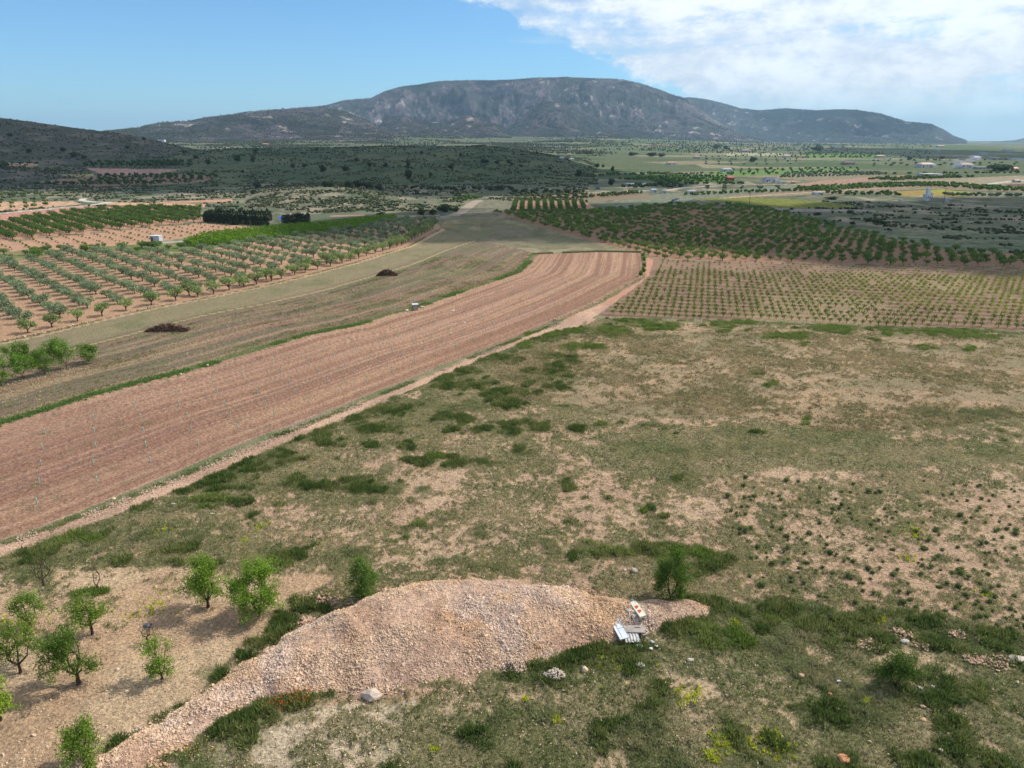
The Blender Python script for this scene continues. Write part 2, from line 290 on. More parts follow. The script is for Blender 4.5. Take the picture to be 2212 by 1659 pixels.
BL += TB(0, 1158, .3125, [(2120,450,120,80,0),(1950,620,90,60,0),(1850,720,110,50,0),(1720,840,110,60,0),(1480,1000,110,50,0),(1380,1010,60,40,2),(1200,1200,90,40,0),(1080,1290,90,40,0),(900,1400,110,40,0),(780,1500,90,40,0),(1950,1160,180,80,0),(2100,1080,120,70,0),(1750,1250,150,60,0),(1600,1350,180,60,0),(1350,1450,180,70,2),(1250,1550,220,70,0),(1500,1500,150,60,2),(1980,190,60,30,1),(1050,180,160,40,2),(250,260,120,90,2),(900,160,60,40,0),(1210,200,40,20,0),(600,380,70,20,1),(500,50,220,40,1)])
def mkblob(b):
    cx, cy, rx, ry, k = b
    q = ground([cx, cx + rx, cx, cx], [cy, cy, cy - ry, cy + ry])
    u = q[1, :2] - q[0, :2]; v = (q[2, :2] - q[3, :2]) / 2; c = (q[2, :2] + q[3, :2]) / 2
    return c, np.linalg.inv(np.array([u, v]).T), k, max(np.hypot(*u), np.hypot(*v))
BLW = [mkblob(b) for b in BL]
def blobs(x, y):
    """greenness 0..1 of the tall grass clumps and their kind"""
    g = np.zeros(x.shape); kd = np.zeros(x.shape, int)
    wx, wy = warp(x, y, 1.5, 2.0, 300)
    for c, Mi, k, rad in BLW:
        s = (np.abs(x - c[0]) < rad * 1.9 + 1) & (np.abs(y - c[1]) < rad * 1.9 + 1)
        if not s.any(): continue
        dx = wx[s] - c[0]; dy = wy[s] - c[1]
        a = Mi[0, 0] * dx + Mi[0, 1] * dy; b = Mi[1, 0] * dx + Mi[1, 1] * dy
        d = np.sqrt(a * a + b * b); v = sstep(1.75, .5, d) * (.75 if k == 2 else 1)
        gs = g[s]; ks = kd[s]; w = v > gs; gs[w] = v[w]; ks[w] = k; g[s] = gs; kd[s] = ks
    near = (np.hypot(x, y) < 175) & (y > 0)
    if near.any():
        X_, Y_ = x[near], y[near]; a1 = fbm(X_ / 1.7, Y_ / 1.7, 4, 1310); a2 = fbm(X_ / 6, Y_ / 6, 3, 1320); fo = inpoly(PLY['fore'], X_, Y_)
        gb = inpoly(ZN['greenBR'], X_, Y_); dt_ = dpoly(LN['T2'], X_, Y_); so = inpoly(ZN['soilL'], X_, Y_) | inpoly(ZN['tan'], X_, Y_) | inpoly(ZN['pinkR'], X_, Y_)
        th = np.where(gb, .50, np.where(so, .74, .64)) - .12 * sstep(13, 4, dt_) * ~so
        v = .85 * sstep(th, th + .10, .62 * a1 + .38 * a2) * fo; gn = g[near]; kn = kd[near]; w = v > gn; gn[w] = v[w]; kn[w] = np.where(fbm(X_ / 4, Y_ / 4, 2, 1330) > .5, 0, 2)[w]; g[near] = gn; kd[near] = kn
    return g, kd
ZN = {k: PW(v) for k, v in dict(
  soilL=[(-600, 1280), (-100, 1240), (60, 1225), (330, 1235), (620, 1225), (700, 1250), (640, 1320), (560, 1430), (380, 1560), (180, 1680), (-100, 1900), (-600, 1900)],
  tan=[(1060, 790), (1180, 745), (1300, 712), (1500, 706), (1900, 716), (2500, 740), (2500, 900), (2212, 905), (1980, 930), (1800, 935), (1600, 900), (1400, 905), (1250, 880), (1100, 860)],
  pinkR=[(1500, 1040), (1650, 1010), (1900, 1020), (2212, 985), (2600, 985), (2600, 1400), (2212, 1375), (2050, 1345), (1900, 1325), (1750, 1300), (1640, 1270), (1560, 1180)],
  oliveR=[(1180, 960), (1400, 930), (1640, 915), (1850, 925), (2050, 960), (2212, 955), (2400, 955), (2400, 1000), (2050, 1010), (1850, 1020), (1700, 1015), (1500, 1030), (1300, 1020)],
  greenBR=[(1060, 1430), (1330, 1400), (1400, 1330), (1540, 1300), (1700, 1300), (1900, 1325), (2080, 1345), (2300, 1385), (2800, 1500), (2800, 2000), (950, 2000), (820, 1659), (900, 1520)],
  pebBL=[(230, 1680), (560, 1500), (800, 1490), (900, 1500), (880, 1659), (850, 1900), (100, 1900)],
).items()}
def zone_cover(x, y):
    """low weed cover in the foreground field, 0..1"""
    n = fbm(x / 1.3, y / 1.3, 6, 210, .62); n2 = fbm(x / 7, y / 7, 3, 220)
    cov = np.full(x.shape, .60); wx, wy = warp(x, y, 2.0, 6, 230)
    r = np.hypot(x, y)
    cov = np.where(inpoly(ZN['tan'], wx, wy), .54, cov)
    cov = np.where(inpoly(ZN['pinkR'], wx, wy), .55, cov)
    cov = np.where(inpoly(ZN['oliveR'], wx, wy), .72, cov)
    cov = np.where(inpoly(ZN['greenBR'], wx, wy), .68, cov)
    cov = np.where(inpoly(ZN['pebBL'], wx, wy), .52, cov)
    cov = np.where(inpoly(ZN['soilL'], wx, wy), .22 + .26 * sstep(24, 8, dpoly(LN['T2'], x, y)), cov)
    ys_ = inpoly(ZN['soilL'], wx, wy)
    cov = np.where(~ys_, cov + .16 * sstep(16, 3, dpoly(LN['T2'], x, y)), cov)
    n3 = fbm(x / .38, y / .38, 3, 215, .7)
    c = cov + (n - .5) * .75 + (n2 - .5) * .55 + (n3 - .5) * .75
    return c
def furrow(x, y, a, b):
    dl = dpoly(LN[a], x, y); dr = dpoly(LN[b], x, y); t = dl / (dl + dr + 1e-6)
    return t
def micro(x, y):
    """small relief of the foreground: clods and the mats of weeds"""
    x = np.atleast_1d(x); y = np.atleast_1d(y); o = np.zeros(x.shape); r = np.hypot(x, y)
    k = (r < 175) & (y > 0); k[k] = inpoly(PLY['fore'], x[k], y[k])
    if k.any():
        X, Y = x[k], y[k]; cv = zone_cover(X, Y); gg, _ = blobs(X, Y)
        o[k] = ((fbm(X / .7, Y / .7, 3, 900) - .5) * .10 + (fbm(X / 2.4, Y / 2.4, 2, 910) - .5) * .18) + (.13 * sstep(.5, .66, cv) + .08 * gg) * (.3 + fbm(X / .5, Y / .5, 2, 918))
    return o
def gz(x, y): return terr(x, y) + micro(x, y)
def mixc(c, col, m): return c * (1 - m[..., None]) + np.asarray(col) * m[..., None]
ZNAMES = ['ground', 'dirt_track', 'ploughed_field', 'vineyard_soil', 'olive_grove_soil', 'fallow_field', 'hills', 'mountain', 'valley_fields', 'road', 'orchard_soil']
def paint(x, y, z, who, hh):
    n = x.size; r = np.hypot(x, y); az = np.arctan2(x, y)
    f1 = fbm(x / .8, y / .8, 3, 400); f2 = fbm(x / 5, y / 5, 4, 410); f3 = fbm(x / 28, y / 28, 4, 420); f4 = fbm(x / 130, y / 130, 4, 430)
    zone = np.zeros(n, int); peb = np.zeros(n)
    # scrub and plain beyond
    far = mixc(np.tile(C(104, 108, 84), (n, 1)), C(132, 128, 102), sstep(.35, .65, f3))
    far = mixc(far, C(74, 92, 60), sstep(.5, .72, f2) * .8)
    pale = sstep(.60, .72, fbm(x / 9, y / 16, 4, 440)) * (r < 1400)
    far = mixc(far, C(190, 170, 146), pale * .55 * sstep(260, 330, r))
    # valley patchwork: strips of orchard green, tan and pink, aligned on a rotated grid
    u = (x * .93 + y * .37); v = (-x * .37 + y * .93)
    cu = np.floor(u / 120 + .8 * _h(np.floor(v / 90), np.zeros(n), 5)); cv = np.floor(v / 90)
    h1 = _h(cu, cv, 71); val = (r > 620) & (az > .08) & (who < 5)
    pc = np.tile(C(104, 112, 78), (n, 1))
    pc = np.where((h1 < .25)[:, None], C(88, 106, 62), pc); pc = np.where(((h1 > .25) & (h1 < .42))[:, None], C(122, 124, 94), pc)
    pc = np.where((h1 > .86)[:, None], C(150, 138, 110), pc); pc = np.where(((h1 > .72) & (h1 < .86))[:, None], C(100, 110, 78), pc)
    rows = (np.sin(v * 2 * math.pi / 13) > .1) & (h1 < .7)
    pc = mixc(pc, C(78, 98, 56), rows * .45)
    pc = pc * (.85 + .3 * f2)[:, None]
    far = np.where(val[:, None], mixc(far, pc * 0, np.zeros(n)) * 0 + pc, far)
    zone[val] = 8
    vf = (r > 1500) & (who < 5) & ~val
    far = np.where(vf[:, None], mixc(mixc(np.tile(C(80, 92, 66), (n, 1)), C(104, 110, 82), sstep(.4, .6, f4)), C(146, 138, 116), sstep(.64, .76, f3)), far)
    col = far.copy()
    zone[(who >= 0) & (who < 5)] = 6
    lh = who == 0                                           # dark heath of the left hill
    col = np.where(lh[:, None], mixc(np.tile(C(84, 86, 72), (n, 1)), C(132, 120, 108), sstep(.5, .68, fbm(x / 14, y / 30, 4, 460)) * .6), col)
    mh = (who == 1) | (who == 2)
    col = np.where(mh[:, None], mixc(np.tile(C(80, 96, 62), (n, 1)), C(116, 120, 88), sstep(.4, .7, f3) * .6), col)
    mo = who >= 5; zone[mo] = 7
    # mountain: grey-pink rock showing through scrub; more rock on cliffs and spurs
    k = ridged(x / 150 + z / 60, y / 150 - z / 80, 5, 500); k2 = fbm(x / 70, y / 70 + z / 50, 6, 510, .6)
    rock = sstep(.50, .74, .5 * k + .5 * k2)
    mc = mixc(np.tile(C(66, 74, 70), (n, 1)), C(122, 110, 116), rock * .9)
    mz = np.zeros(n); sl_ = np.zeros(n); mi = np.nonzero(mo)[0]; xm, ym = x[mi], y[mi]
    zl, zr_, zu, zd = terr(xm - 40, ym), terr(xm + 40, ym), terr(xm, ym + 40), terr(xm, ym - 40)
    mz[mi] = z[mi] - (zl + zr_ + zu + zd) / 4; sl_[mi] = np.hypot((zr_ - zl) / 80, (zu - zd) / 80)
    rock = np.clip(sstep(.42, .68, .5 * k + .5 * k2) * .55 + np.clip(mz / 22, -.4, .4) + sstep(.35, .75, sl_) * .35, 0, 1)
    mc = mixc(np.tile(C(42, 50, 50), (n, 1)), C(122, 110, 114), rock)
    farm = (who >= 10); mc = np.where(farm[:, None], mixc(np.tile(C(42, 56, 54), (n, 1)), C(94, 90, 92), np.clip(rock - .2, 0, 1)), mc)  # far range darker: its cloud shade is put into the colour
    mc = mixc(mc, C(60, 70, 58), sstep(.52, .66, fbm(x / 160, y / 160, 5, 520)) * .7)
    mc = mixc(mc, C(214, 200, 188), sstep(.70, .80, .45 * k + .55 * fbm(x / 35, y / 35, 4, 530)) * .8)
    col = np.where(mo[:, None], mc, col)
    # near fields
    wx, wy = warp(x, y, .35, 2.5, 600); wr = 1 + sstep(200, 900, r) * 3
    def P(k): return inpoly(PLY[k], wx, wy)
    def put(k, c, zn=None, amp=.25):
        nonlocal col
        m = P(k)
        col[m] = np.asarray(c) * (1 - amp / 2 + amp * (.5 * f2[m] + .5 * f1[m]))[:, None]
        if zn is not None: zone[m] = zn
        return m
    nearf = (r < 262) & (who < 0); zone[nearf] = 0
    col[nearf] = (mixc(np.tile(C(150, 140, 112), (n, 1)), C(120, 126, 84), sstep(.4, .65, f2)))[nearf]
    for kk, c, zn in [('meadow', C(112, 124, 90), 8), ('greyR', C(132, 136, 112), 8), ('tanR', C(166, 152, 124), 8), ('tanR2', C(158, 146, 114), 8), ('pinkR', C(180, 142, 120), 8),
                      ('grnR1', C(88, 116, 52), 8), ('grnR2', C(112, 142, 72), 8), ('grnR3', C(104, 134, 60), 8), ('grnR4', C(176, 172, 132), 8), ('brownR', C(120, 92, 80), 8),
                      ('yel1', C(128, 132, 56), 8), ('yel2', C(158, 160, 62), 8), ('bandR', C(154, 136, 108), 8), ('pathR', C(158, 150, 138), 8),
                      ('pinkB', C(226, 178, 140), 8), ('pinkC', C(206, 158, 128), 8), ('pinkA', C(206, 150, 128), 8), ('sandD', C(214, 172, 138), 8), ('stripE', C(190, 150, 134), 8),
                      ('stripF', C(190, 160, 130), 8), ('stripG', C(178, 168, 110), 8), ('darkO1', C(80, 88, 60), 10), ('darkO2', C(146, 122, 100), 10),
                      ('mini', C(190, 148, 122), 10), ('mini2', C(140, 122, 98), 10), ('midf', C(136, 130, 106), 8), ('orchUL', C(190, 148, 118), 10),
                      ('scruff', C(150, 134, 96), 0), ('greenb', C(98, 116, 58), 8), ('olive', C(190, 152, 120), 4), ('orchR', C(168, 130, 104), 10), ('sapl', C(194, 152, 122), 10)]:
        put(kk, c, zn)
    m = P('meadow'); st = fbm(x / 26, y / 5, 4, 615); col[m] = mixc(np.tile(C(104, 118, 88), (n, 1)), C(142, 142, 112), sstep(.42, .66, st))[m]
    m = P('orchR'); g = sstep(.5, .65, fbm(x / 12, y / 12, 3, 618)) * sstep(230, 330, r); col[m] = mixc(col, C(120, 112, 84), g * .7)[m]
    m = P('scruff'); col[m] = mixc(col, C(90, 118, 52), sstep(.35, .55, f2) * .8)[m]
    m = P('yel2') & (x < G(2010, 415)[0]); col[m] = mixc(col, C(176, 132, 80), np.full(n, .6))[m]
    # fallow strip between the grove and the ploughed field
    fs = inpoly(np.vstack([LN['O'], LN['L'][::-1]]), wx, wy) & (r > 60)
    fs &= ~P('plough'); t = furrow(x[fs], y[fs], 'O', 'L')
    xs, ys = x[fs], y[fs]
    tt = t + (f3[fs] - .5) * .03
    st = fbm(tt * 20, r[fs] / 80, 3, 620); st2 = fbm(tt * 66, r[fs] / 45, 3, 630)
    cc = mixc(np.tile(C(162, 138, 110), (len(xs), 1)), C(128, 116, 92), sstep(.42, .56, st))
    grassy = sstep(.36, .28, tt) * sstep(.02, .06, tt)
    cc = mixc(cc, C(146, 134, 102), grassy * .9)
    cc = mixc(cc, C(154, 112, 98), sstep(.52, .58, st2) * (1 - grassy) * .85); cc = mixc(cc, C(112, 102, 80), sstep(.52, .57, fbm(tt * 48 + 31, r[fs] / 45, 3, 632)) * (1 - grassy) * .75)
    cc = mixc(cc, C(112, 116, 76), sstep(.58, .72, fbm(xs / 6, ys / 6, 4, 635)) * .5)
    for t0, w0, c0 in ((.375, .012, C(108, 118, 70)), (.355, .008, C(196, 168, 128)), (.03, .015, C(206, 176, 140)), (.98, .02, C(96, 116, 62))):
        cc = mixc(cc, c0, (np.abs(tt - t0) < w0 * (.6 + .8 * f2[fs])) * .8)
    col[fs] = cc * (.84 + .32 * f1[fs])[:, None]; zone[fs] = 5
    m = P('fallowT') & ~P('plough'); zone[m] = 5
    cT = mixc(np.tile(C(136, 126, 100), (n, 1)), C(168, 154, 122), sstep(245, 190, r))
    uu = (x * .80 + y * .6)
    lines = (np.sin(uu * 2 * math.pi / 2.6) > .5) & (fbm(x / 18, y / 18, 3, 640) > .47)
    cT = mixc(cT, C(120, 128, 60), lines * .75); cT = mixc(cT, C(170, 146, 98), sstep(.55, .7, f3) * .5)
    cT = mixc(cT, C(104, 104, 74), sstep(.5, .62, fbm(x / 11, y / 7, 5, 645, .6)) * .6); cT = mixc(cT, C(178, 158, 124), sstep(.56, .66, fbm(x / 7, y / 9, 5, 646, .6)) * .5)
    col[m] = (cT * (.78 + .44 * fbm(x / 2.2, y / 2.2, 3, 647))[:, None])[m]
    # ploughed field
    m = P('plough'); zone[m] = 2
    t = furrow(x[m], y[m], 'L', 'R'); rr = r[m]
    t = t + (fbm(x[m] / 20, y[m] / 20, 2, 650) - .5) * .006
    s1 = fbm(t * 26, rr / 70, 3, 660); s2 = fbm(t * 95 + 2.5 * fbm(rr / 50, t * 8, 2, 671), rr / 26, 4, 670, .6); s3 = fbm(x[m] / 22, y[m] / 22, 3, 680)
    cc = mixc(np.tile(C(184, 146, 116), (m.sum(), 1)), C(150, 111, 88), sstep(.35, .65, s1) * .85)
    cc = mixc(cc, C(150, 114, 100), sstep(.5, .68, s2) * .7)
    cc = mixc(cc, C(198, 160, 136), sstep(.6, .72, fbm(t * 60 + 9, rr / 60, 2, 690)) * .6)
    tr = np.abs(((t * 7.0) % 1) - .5); weeds = sstep(.50, .46, np.abs(tr - 0) + .0) * 0 + sstep(.06, .0, tr) * sstep(.50, .66, fbm(x[m] / 3, y[m] / 3, 3, 695))
    cc = mixc(cc, C(112, 120, 84), weeds * .75)
    midd = sstep(60, 80, rr) * sstep(135, 105, rr)
    cc = mixc(cc, C(146, 108, 92), midd * .35 * sstep(.3, .6, s3))
    col[m] = cc * (.86 + .28 * f1[m])[:, None]; peb[m] = .5
    # vineyard: furrows across, with their shadow lines painted into the soil colour
    m = P('vine'); zone[m] = 3; q = (x * VR[0] + y * VR[1])
    ws = sstep(.2, .9, np.cos(q * 2 * math.pi / VB))
    cv_ = mixc(np.tile(C(156, 127, 103), (n, 1)), C(104, 86, 70), ws * .85)
    cv_ = mixc(cv_, C(176, 156, 118), sstep(.5, .68, f3) * .5)
    col[m] = (cv_ * (.86 + .28 * f1)[:, None])[m]
    # foreground field
    m = P('fore'); zone[m] = 0; mx_, my_ = x[m], y[m]
    w2x, w2y = warp(mx_, my_, 2.0, 6, 230)
    soil = np.tile(C(190, 158, 129), (m.sum(), 1)); pb = np.full(m.sum(), .8)
    soil = mixc(soil, C(206, 176, 144), sstep(.45, .7, f2[m]) * .6)
    tn = inpoly(ZN['tan'], w2x, w2y)
    tc_ = mixc(np.tile(C(168, 146, 114), (m.sum(), 1)), C(184, 154, 122), sstep(.4, .7, fbm(mx_ / 3.5, my_ / 2.0, 4, 700)))
    tc_ = mixc(tc_, C(142, 130, 98), sstep(.42, .66, fbm(mx_ / 9, my_ / 5, 4, 705)) * .8)
    soil = np.where(tn[:, None], tc_, soil); pb[tn] = .15
    ol = inpoly(ZN['oliveR'], w2x, w2y); soil = np.where(ol[:, None], mixc(soil, C(140, 134, 96), sstep(.3, .6, f2[m]) * .8), soil)
    gb = inpoly(ZN['greenBR'], w2x, w2y); soil = np.where(gb[:, None], mixc(np.tile(C(196, 170, 136), (m.sum(), 1)), C(120, 120, 84), sstep(.35, .6, fbm(mx_ / 2.4, my_ / 2.4, 4, 710)) * .75), soil)
    sL = inpoly(ZN['soilL'], w2x, w2y); soil = np.where(sL[:, None], mixc(np.tile(C(210, 180, 144), (m.sum(), 1)), C(198, 164, 130), sstep(.4, .65, f2[m])), soil); pb[sL] = 1
    pB = inpoly(ZN['pebBL'], w2x, w2y); soil = np.where(pB[:, None], mixc(np.tile(C(206, 186, 156), (m.sum(), 1)), C(150, 146, 108), sstep(.45, .65, f2[m]) * .6), soil); pb[pB] = 1
    cv2 = zone_cover(mx_, my_)
    gcol = mixc(np.tile(C(112, 112, 72), (m.sum(), 1)), C(144, 132, 98), sstep(.35, .65, fbm(mx_ / 4, my_ / 4, 3, 718)))
    soil = mixc(soil, gcol, sstep(.50, .58, cv2) * .85)
    g, kd = blobs(mx_, my_)
    soil = mixc(soil, C(96, 106, 62), g * .85)
    col[m] = soil * (.82 + .36 * f1[m])[:, None]; peb[m] = pb * (1 - g)
    # track
    m = P('track') | inpoly(TRJ, wx, wy); zone[m] = 1
    tt = furrow(x[m], y[m], 'T1', 'T2'); ct = mixc(np.tile(C(216, 178, 150), (m.sum(), 1)), C(194, 158, 134), sstep(.35, .65, f2[m]))
    ct = mixc(ct, C(178, 148, 120), sstep(.1, .03, np.abs(tt - .5)) * sstep(.4, .6, f2[m]) * .7)
    ct = mixc(ct, C(206, 150, 126), sstep(128, 150, r[m]))
    col[m] = ct * (.9 + .2 * f1[m])[:, None]; peb[m] = .6
    # stony bank between the field and the track
    db = dpoly(LN['T1'], x, y); bm = (db < .75) & (r < 330) & ~P('track') & (x < G(1215, 690)[0])
    col[bm] = mixc(np.tile(C(190, 160, 126), (n, 1)), C(132, 122, 84), sstep(.4, .6, f2))[bm] * (.8 + .4 * f1[bm])[:, None]; zone[bm] = 0
    for ln, w_, c_ in RD:
        sx = (x > ln[:, 0].min() - 12) & (x < ln[:, 0].max() + 12) & (y > ln[:, 1].min() - 12) & (y < ln[:, 1].max() + 12)
        if not sx.any(): continue
        d = dpoly(ln, x[sx], y[sx]); ii = np.nonzero(sx)[0][d < w_]
        col[ii] = C(*c_) * (.92 + .16 * f1[ii])[:, None]; zone[ii] = 9
    return col, zone, peb
VAZ = None
def _dirs():
    a, _ = azel(1535., 301.); return float(a)
VAZ = _dirs(); VR = (math.sin(VAZ), math.cos(VAZ)); VC = (math.cos(VAZ), -math.sin(VAZ)); VB, VA = 3.3, 1.28
TRJ = PW(CHUTE)
PILE = None

# ------------------------------------------------------------ gravel heap footprint (ridge line with half widths and heights)
RIDGE = [(150, 1716, 1.3, .45), (300, 1628, 1.3, .5), (410, 1560, 1.4, .6), (487, 1512, 1.4, .7), (560, 1466, 2.0, .85), (625, 1445, 2.6, .95), (700, 1419, 3.5, 1.25), (783, 1394, 4.2, 1.55), (850, 1374, 4.7, 1.75), (950, 1352, 5.1, 1.8), (1100, 1342, 4.5, 1.65), (1200, 1337, 3.7, 1.35), (1300, 1340, 2.5, .95), (1390, 1334, 1.5, .65), (1450, 1322, 1.1, .5), (1500, 1319, 1.1, .5), (1538, 1314, .5, .2)]
_rg = ground([q[0] for q in RIDGE], [q[1] for q in RIDGE])[:, :2]
_rw = np.array([q[2] for q in RIDGE]); _rh = np.array([q[3] for q in RIDGE])
def heap(x, y):
    best = np.full(x.shape, -9.0); 
    for i in range(len(_rg) - 1):
        ax, ay = _rg[i]; bx, by = _rg[i + 1]; vx, vy = bx - ax, by - ay
        t = np.clip(((x - ax) * vx + (y - ay) * vy) / (vx * vx + vy * vy), 0, 1)
        w = _rw[i] + (_rw[i + 1] - _rw[i]) * t; h = _rh[i] + (_rh[i + 1] - _rh[i]) * t
        d = np.hypot(x - ax - t * vx, y - ay - t * vy) / w
        v = h * np.where(d < 1, (1 - d) * 1.0 + .28 * np.sin(np.clip(d, 0, 1) * math.pi), -(d - 1) * 1.5)
        best = np.maximum(best, v)
    n = fbm(x / 2.6, y / 2.6, 3, 800) - .5
    return best + n * .95 * np.clip(best + .3, 0, 1) + (fbm(x / .9, y / .9, 2, 810) - .5) * .3 * (best > -.3)

# ------------------------------------------------------------ mesh helpers
def mesh_from(name, V, F, cols=None, smooth=False, extra=None):
    """F: (m,3) or (m,4) array, or list of both"""
    Fs = [np.asarray(f, np.int32) for f in (F if isinstance(F, list) else [F]) if len(f)]
    me = bpy.data.meshes.new(name); V = np.asarray(V, np.float32)
    nl = sum(f.size for f in Fs); nf = sum(len(f) for f in Fs)
    me.vertices.add(len(V)); me.vertices.foreach_set("co", V.ravel())
    me.loops.add(nl); me.loops.foreach_set("vertex_index", np.concatenate([f.ravel() for f in Fs]))
    tot = np.concatenate([np.full(len(f), f.shape[1], np.int32) for f in Fs]); st = np.concatenate([[0], np.cumsum(tot)[:-1]]).astype(np.int32)
    me.polygons.add(nf); me.polygons.foreach_set("loop_start", st); me.polygons.foreach_set("loop_total", tot)
    me.polygons.foreach_set("use_smooth", np.full(nf, smooth))
    me.update(calc_edges=True)
    if cols is not None:
        a = me.color_attributes.new("Col", 'FLOAT_COLOR', 'POINT'); c = np.ones((len(V), 4), np.float32); c[:, :3] = cols
        a.data.foreach_set("color", c.ravel())
    for k, v in (extra or {}).items():
        a = me.attributes.new(k, 'FLOAT', 'POINT'); a.data.foreach_set("value", np.asarray(v, np.float32))
    return me
def link(name, me, mat=None, parent=None, loc=None, rz=0, sc=1, **props):
    o = bpy.data.objects.new(name, me); COL.objects.link(o)
    if mat is not None and not me.materials: me.materials.append(mat)
    if parent is not None: o.parent = parent
    if loc is not None: o.location = [float(v) for v in loc]
    if rz: o.rotation_euler = (0, 0, rz)
    if sc != 1: o.scale = (sc, sc, sc) if isinstance(sc, (int, float)) else sc
    for k, v in props.items(): o[k] = v
    return o
def empty(name, loc, rz=0, sc=1, **props):
    o = bpy.data.objects.new(name, None); COL.objects.link(o); o.location = [float(v) for v in loc]; o.rotation_euler = (0, 0, rz)
    if sc != 1: o.scale = (sc, sc, sc) if isinstance(sc, (int, float)) else sc
    o.empty_display_size = .2
    for k, v in props.items(): o[k] = v
    return o
class MB:
    def __init__(s): s.V = []; s.T = []; s.Q = []; s.c = []; s.n = 0
    def add(s, V, T=None, Q=None, col=(1, 1, 1)):
        V = np.asarray(V, float).reshape(-1, 3)
        if T is not None and len(T): s.T.append(np.asarray(T, np.int64).reshape(-1, 3) + s.n)
        if Q is not None and len(Q): s.Q.append(np.asarray(Q, np.int64).reshape(-1, 4) + s.n)
        s.V.append(V); c = np.asarray(col, float); s.c.append(np.broadcast_to(c, (len(V), 3)) if c.ndim == 1 else c); s.n += len(V); return s
    def box(s, c, d, rz=0, col=(1, 1, 1), rx=0, ry=0, taper=1.0):
        x, y, z = np.array(d) / 2
        P = np.array([(-x, -y, -z), (x, -y, -z), (x, y, -z), (-x, y, -z), (-x * taper, -y * taper, z), (x * taper, -y * taper, z), (x * taper, y * taper, z), (-x * taper, y * taper, z)])
        P = P @ rot(rx, ry, rz).T + np.array(c)
        return s.add(P, Q=[(0, 3, 2, 1), (4, 5, 6, 7), (0, 1, 5, 4), (1, 2, 6, 5), (2, 3, 7, 6), (3, 0, 4, 7)], col=col)
    def tube(s, pts, rad, n=6, col=(1, 1, 1), cap=True):
        pts = np.asarray(pts, float); m = len(pts); rad = np.broadcast_to(rad, (m,)); V = []
        for i in range(m):
            d = pts[min(i + 1, m - 1)] - pts[max(i - 1, 0)]; d = d / (np.linalg.norm(d) + 1e-9)
            a = np.cross(d, (0, 0, 1) if abs(d[2]) < .9 else (1, 0, 0)); a /= np.linalg.norm(a); b = np.cross(d, a)
            th = np.arange(n) * 2 * math.pi / n
            V.append(pts[i] + rad[i] * (np.cos(th)[:, None] * a + np.sin(th)[:, None] * b))
        Q = [(i * n + j, i * n + (j + 1) % n, (i + 1) * n + (j + 1) % n, (i + 1) * n + j) for i in range(m - 1) for j in range(n)]
        V = np.vstack(V); T = []
        if cap:
            V = np.vstack([V, pts[-1]]); T = [((m - 1) * n + j, (m - 1) * n + (j + 1) % n, m * n) for j in range(n)]
        return s.add(V, T=T, Q=Q, col=col)
    def mesh(s, name, smooth=False):
        F = []
        if s.T: F.append(np.vstack(s.T))
        if s.Q: F.append(np.vstack(s.Q))
        return mesh_from(name, np.vstack(s.V), F, np.vstack(s.c), smooth)
def rot(rx=0, ry=0, rz=0):
    a, b, c = rx, ry, rz
    X = np.array([[1, 0, 0], [0, math.cos(a), -math.sin(a)], [0, math.sin(a), math.cos(a)]])
    Y = np.array([[math.cos(b), 0, math.sin(b)], [0, 1, 0], [-math.sin(b), 0, math.cos(b)]])
    Z = np.array([[math.cos(c), -math.sin(c), 0], [math.sin(c), math.cos(c), 0], [0, 0, 1]])
    return Z @ Y @ X
_t = (1 + 5 ** .5) / 2
ICO_V = np.array([(-1, _t, 0), (1, _t, 0), (-1, -_t, 0), (1, -_t, 0), (0, -1, _t), (0, 1, _t), (0, -1, -_t), (0, 1, -_t), (_t, 0, -1), (_t, 0, 1), (-_t, 0, -1), (-_t, 0, 1)]) / math.hypot(1, _t)
ICO_F = np.array([(0, 11, 5), (0, 5, 1), (0, 1, 7), (0, 7, 10), (0, 10, 11), (1, 5, 9), (5, 11, 4), (11, 10, 2), (10, 7, 6), (7, 1, 8), (3, 9, 4), (3, 4, 2), (3, 2, 6), (3, 6, 8), (3, 8, 9), (4, 9, 5), (2, 4, 11), (6, 2, 10), (8, 6, 7), (9, 8, 1)])
def ico2():
    V = [tuple(v) for v in ICO_V]; cache = {}; F = []
    def mid(a, b):
        k = (min(a, b), max(a, b))
        if k not in cache:
            m = (np.array(V[a]) + V[b]); m /= np.linalg.norm(m); V.append(tuple(m)); cache[k] = len(V) - 1
        return cache[k]
    for a, b, c in ICO_F:
        x, y, z = mid(a, b), mid(b, c), mid(c, a); F += [(a, x, z), (x, b, y), (z, y, c), (x, y, z)]
    return np.array(V), np.array(F)
I2V, I2F = ico2()
def scatter_rocks(P, size, rng, cols, flat=.65):
    """many small angular stones as one array set"""
    n = len(P); nv = len(ICO_V)
    q = rng.normal(size=(n, 4)); q /= np.linalg.norm(q, axis=1)[:, None]; w, x, y, z = q.T
    Rm = np.stack([1 - 2 * (y * y + z * z), 2 * (x * y - z * w), 2 * (x * z + y * w), 2 * (x * y + z * w), 1 - 2 * (x * x + z * z), 2 * (y * z - x * w), 2 * (x * z - y * w), 2 * (y * z + x * w), 1 - 2 * (x * x + y * y)], 1).reshape(n, 3, 3)
    sc = size[:, None] * rng.uniform(.55, 1.25, (n, 3)) * np.array([1, 1, flat])
    loc = ICO_V[None] * sc[:, None, :] * rng.uniform(.72, 1.15, (n, nv, 1))
    V = np.einsum('nij,nkj->nki', Rm, loc) + P[:, None, :]
    F = (ICO_F[None] + (np.arange(n) * nv)[:, None, None]).reshape(-1, 3)
    return V.reshape(-1, 3), F, np.repeat(cols, nv, 0)

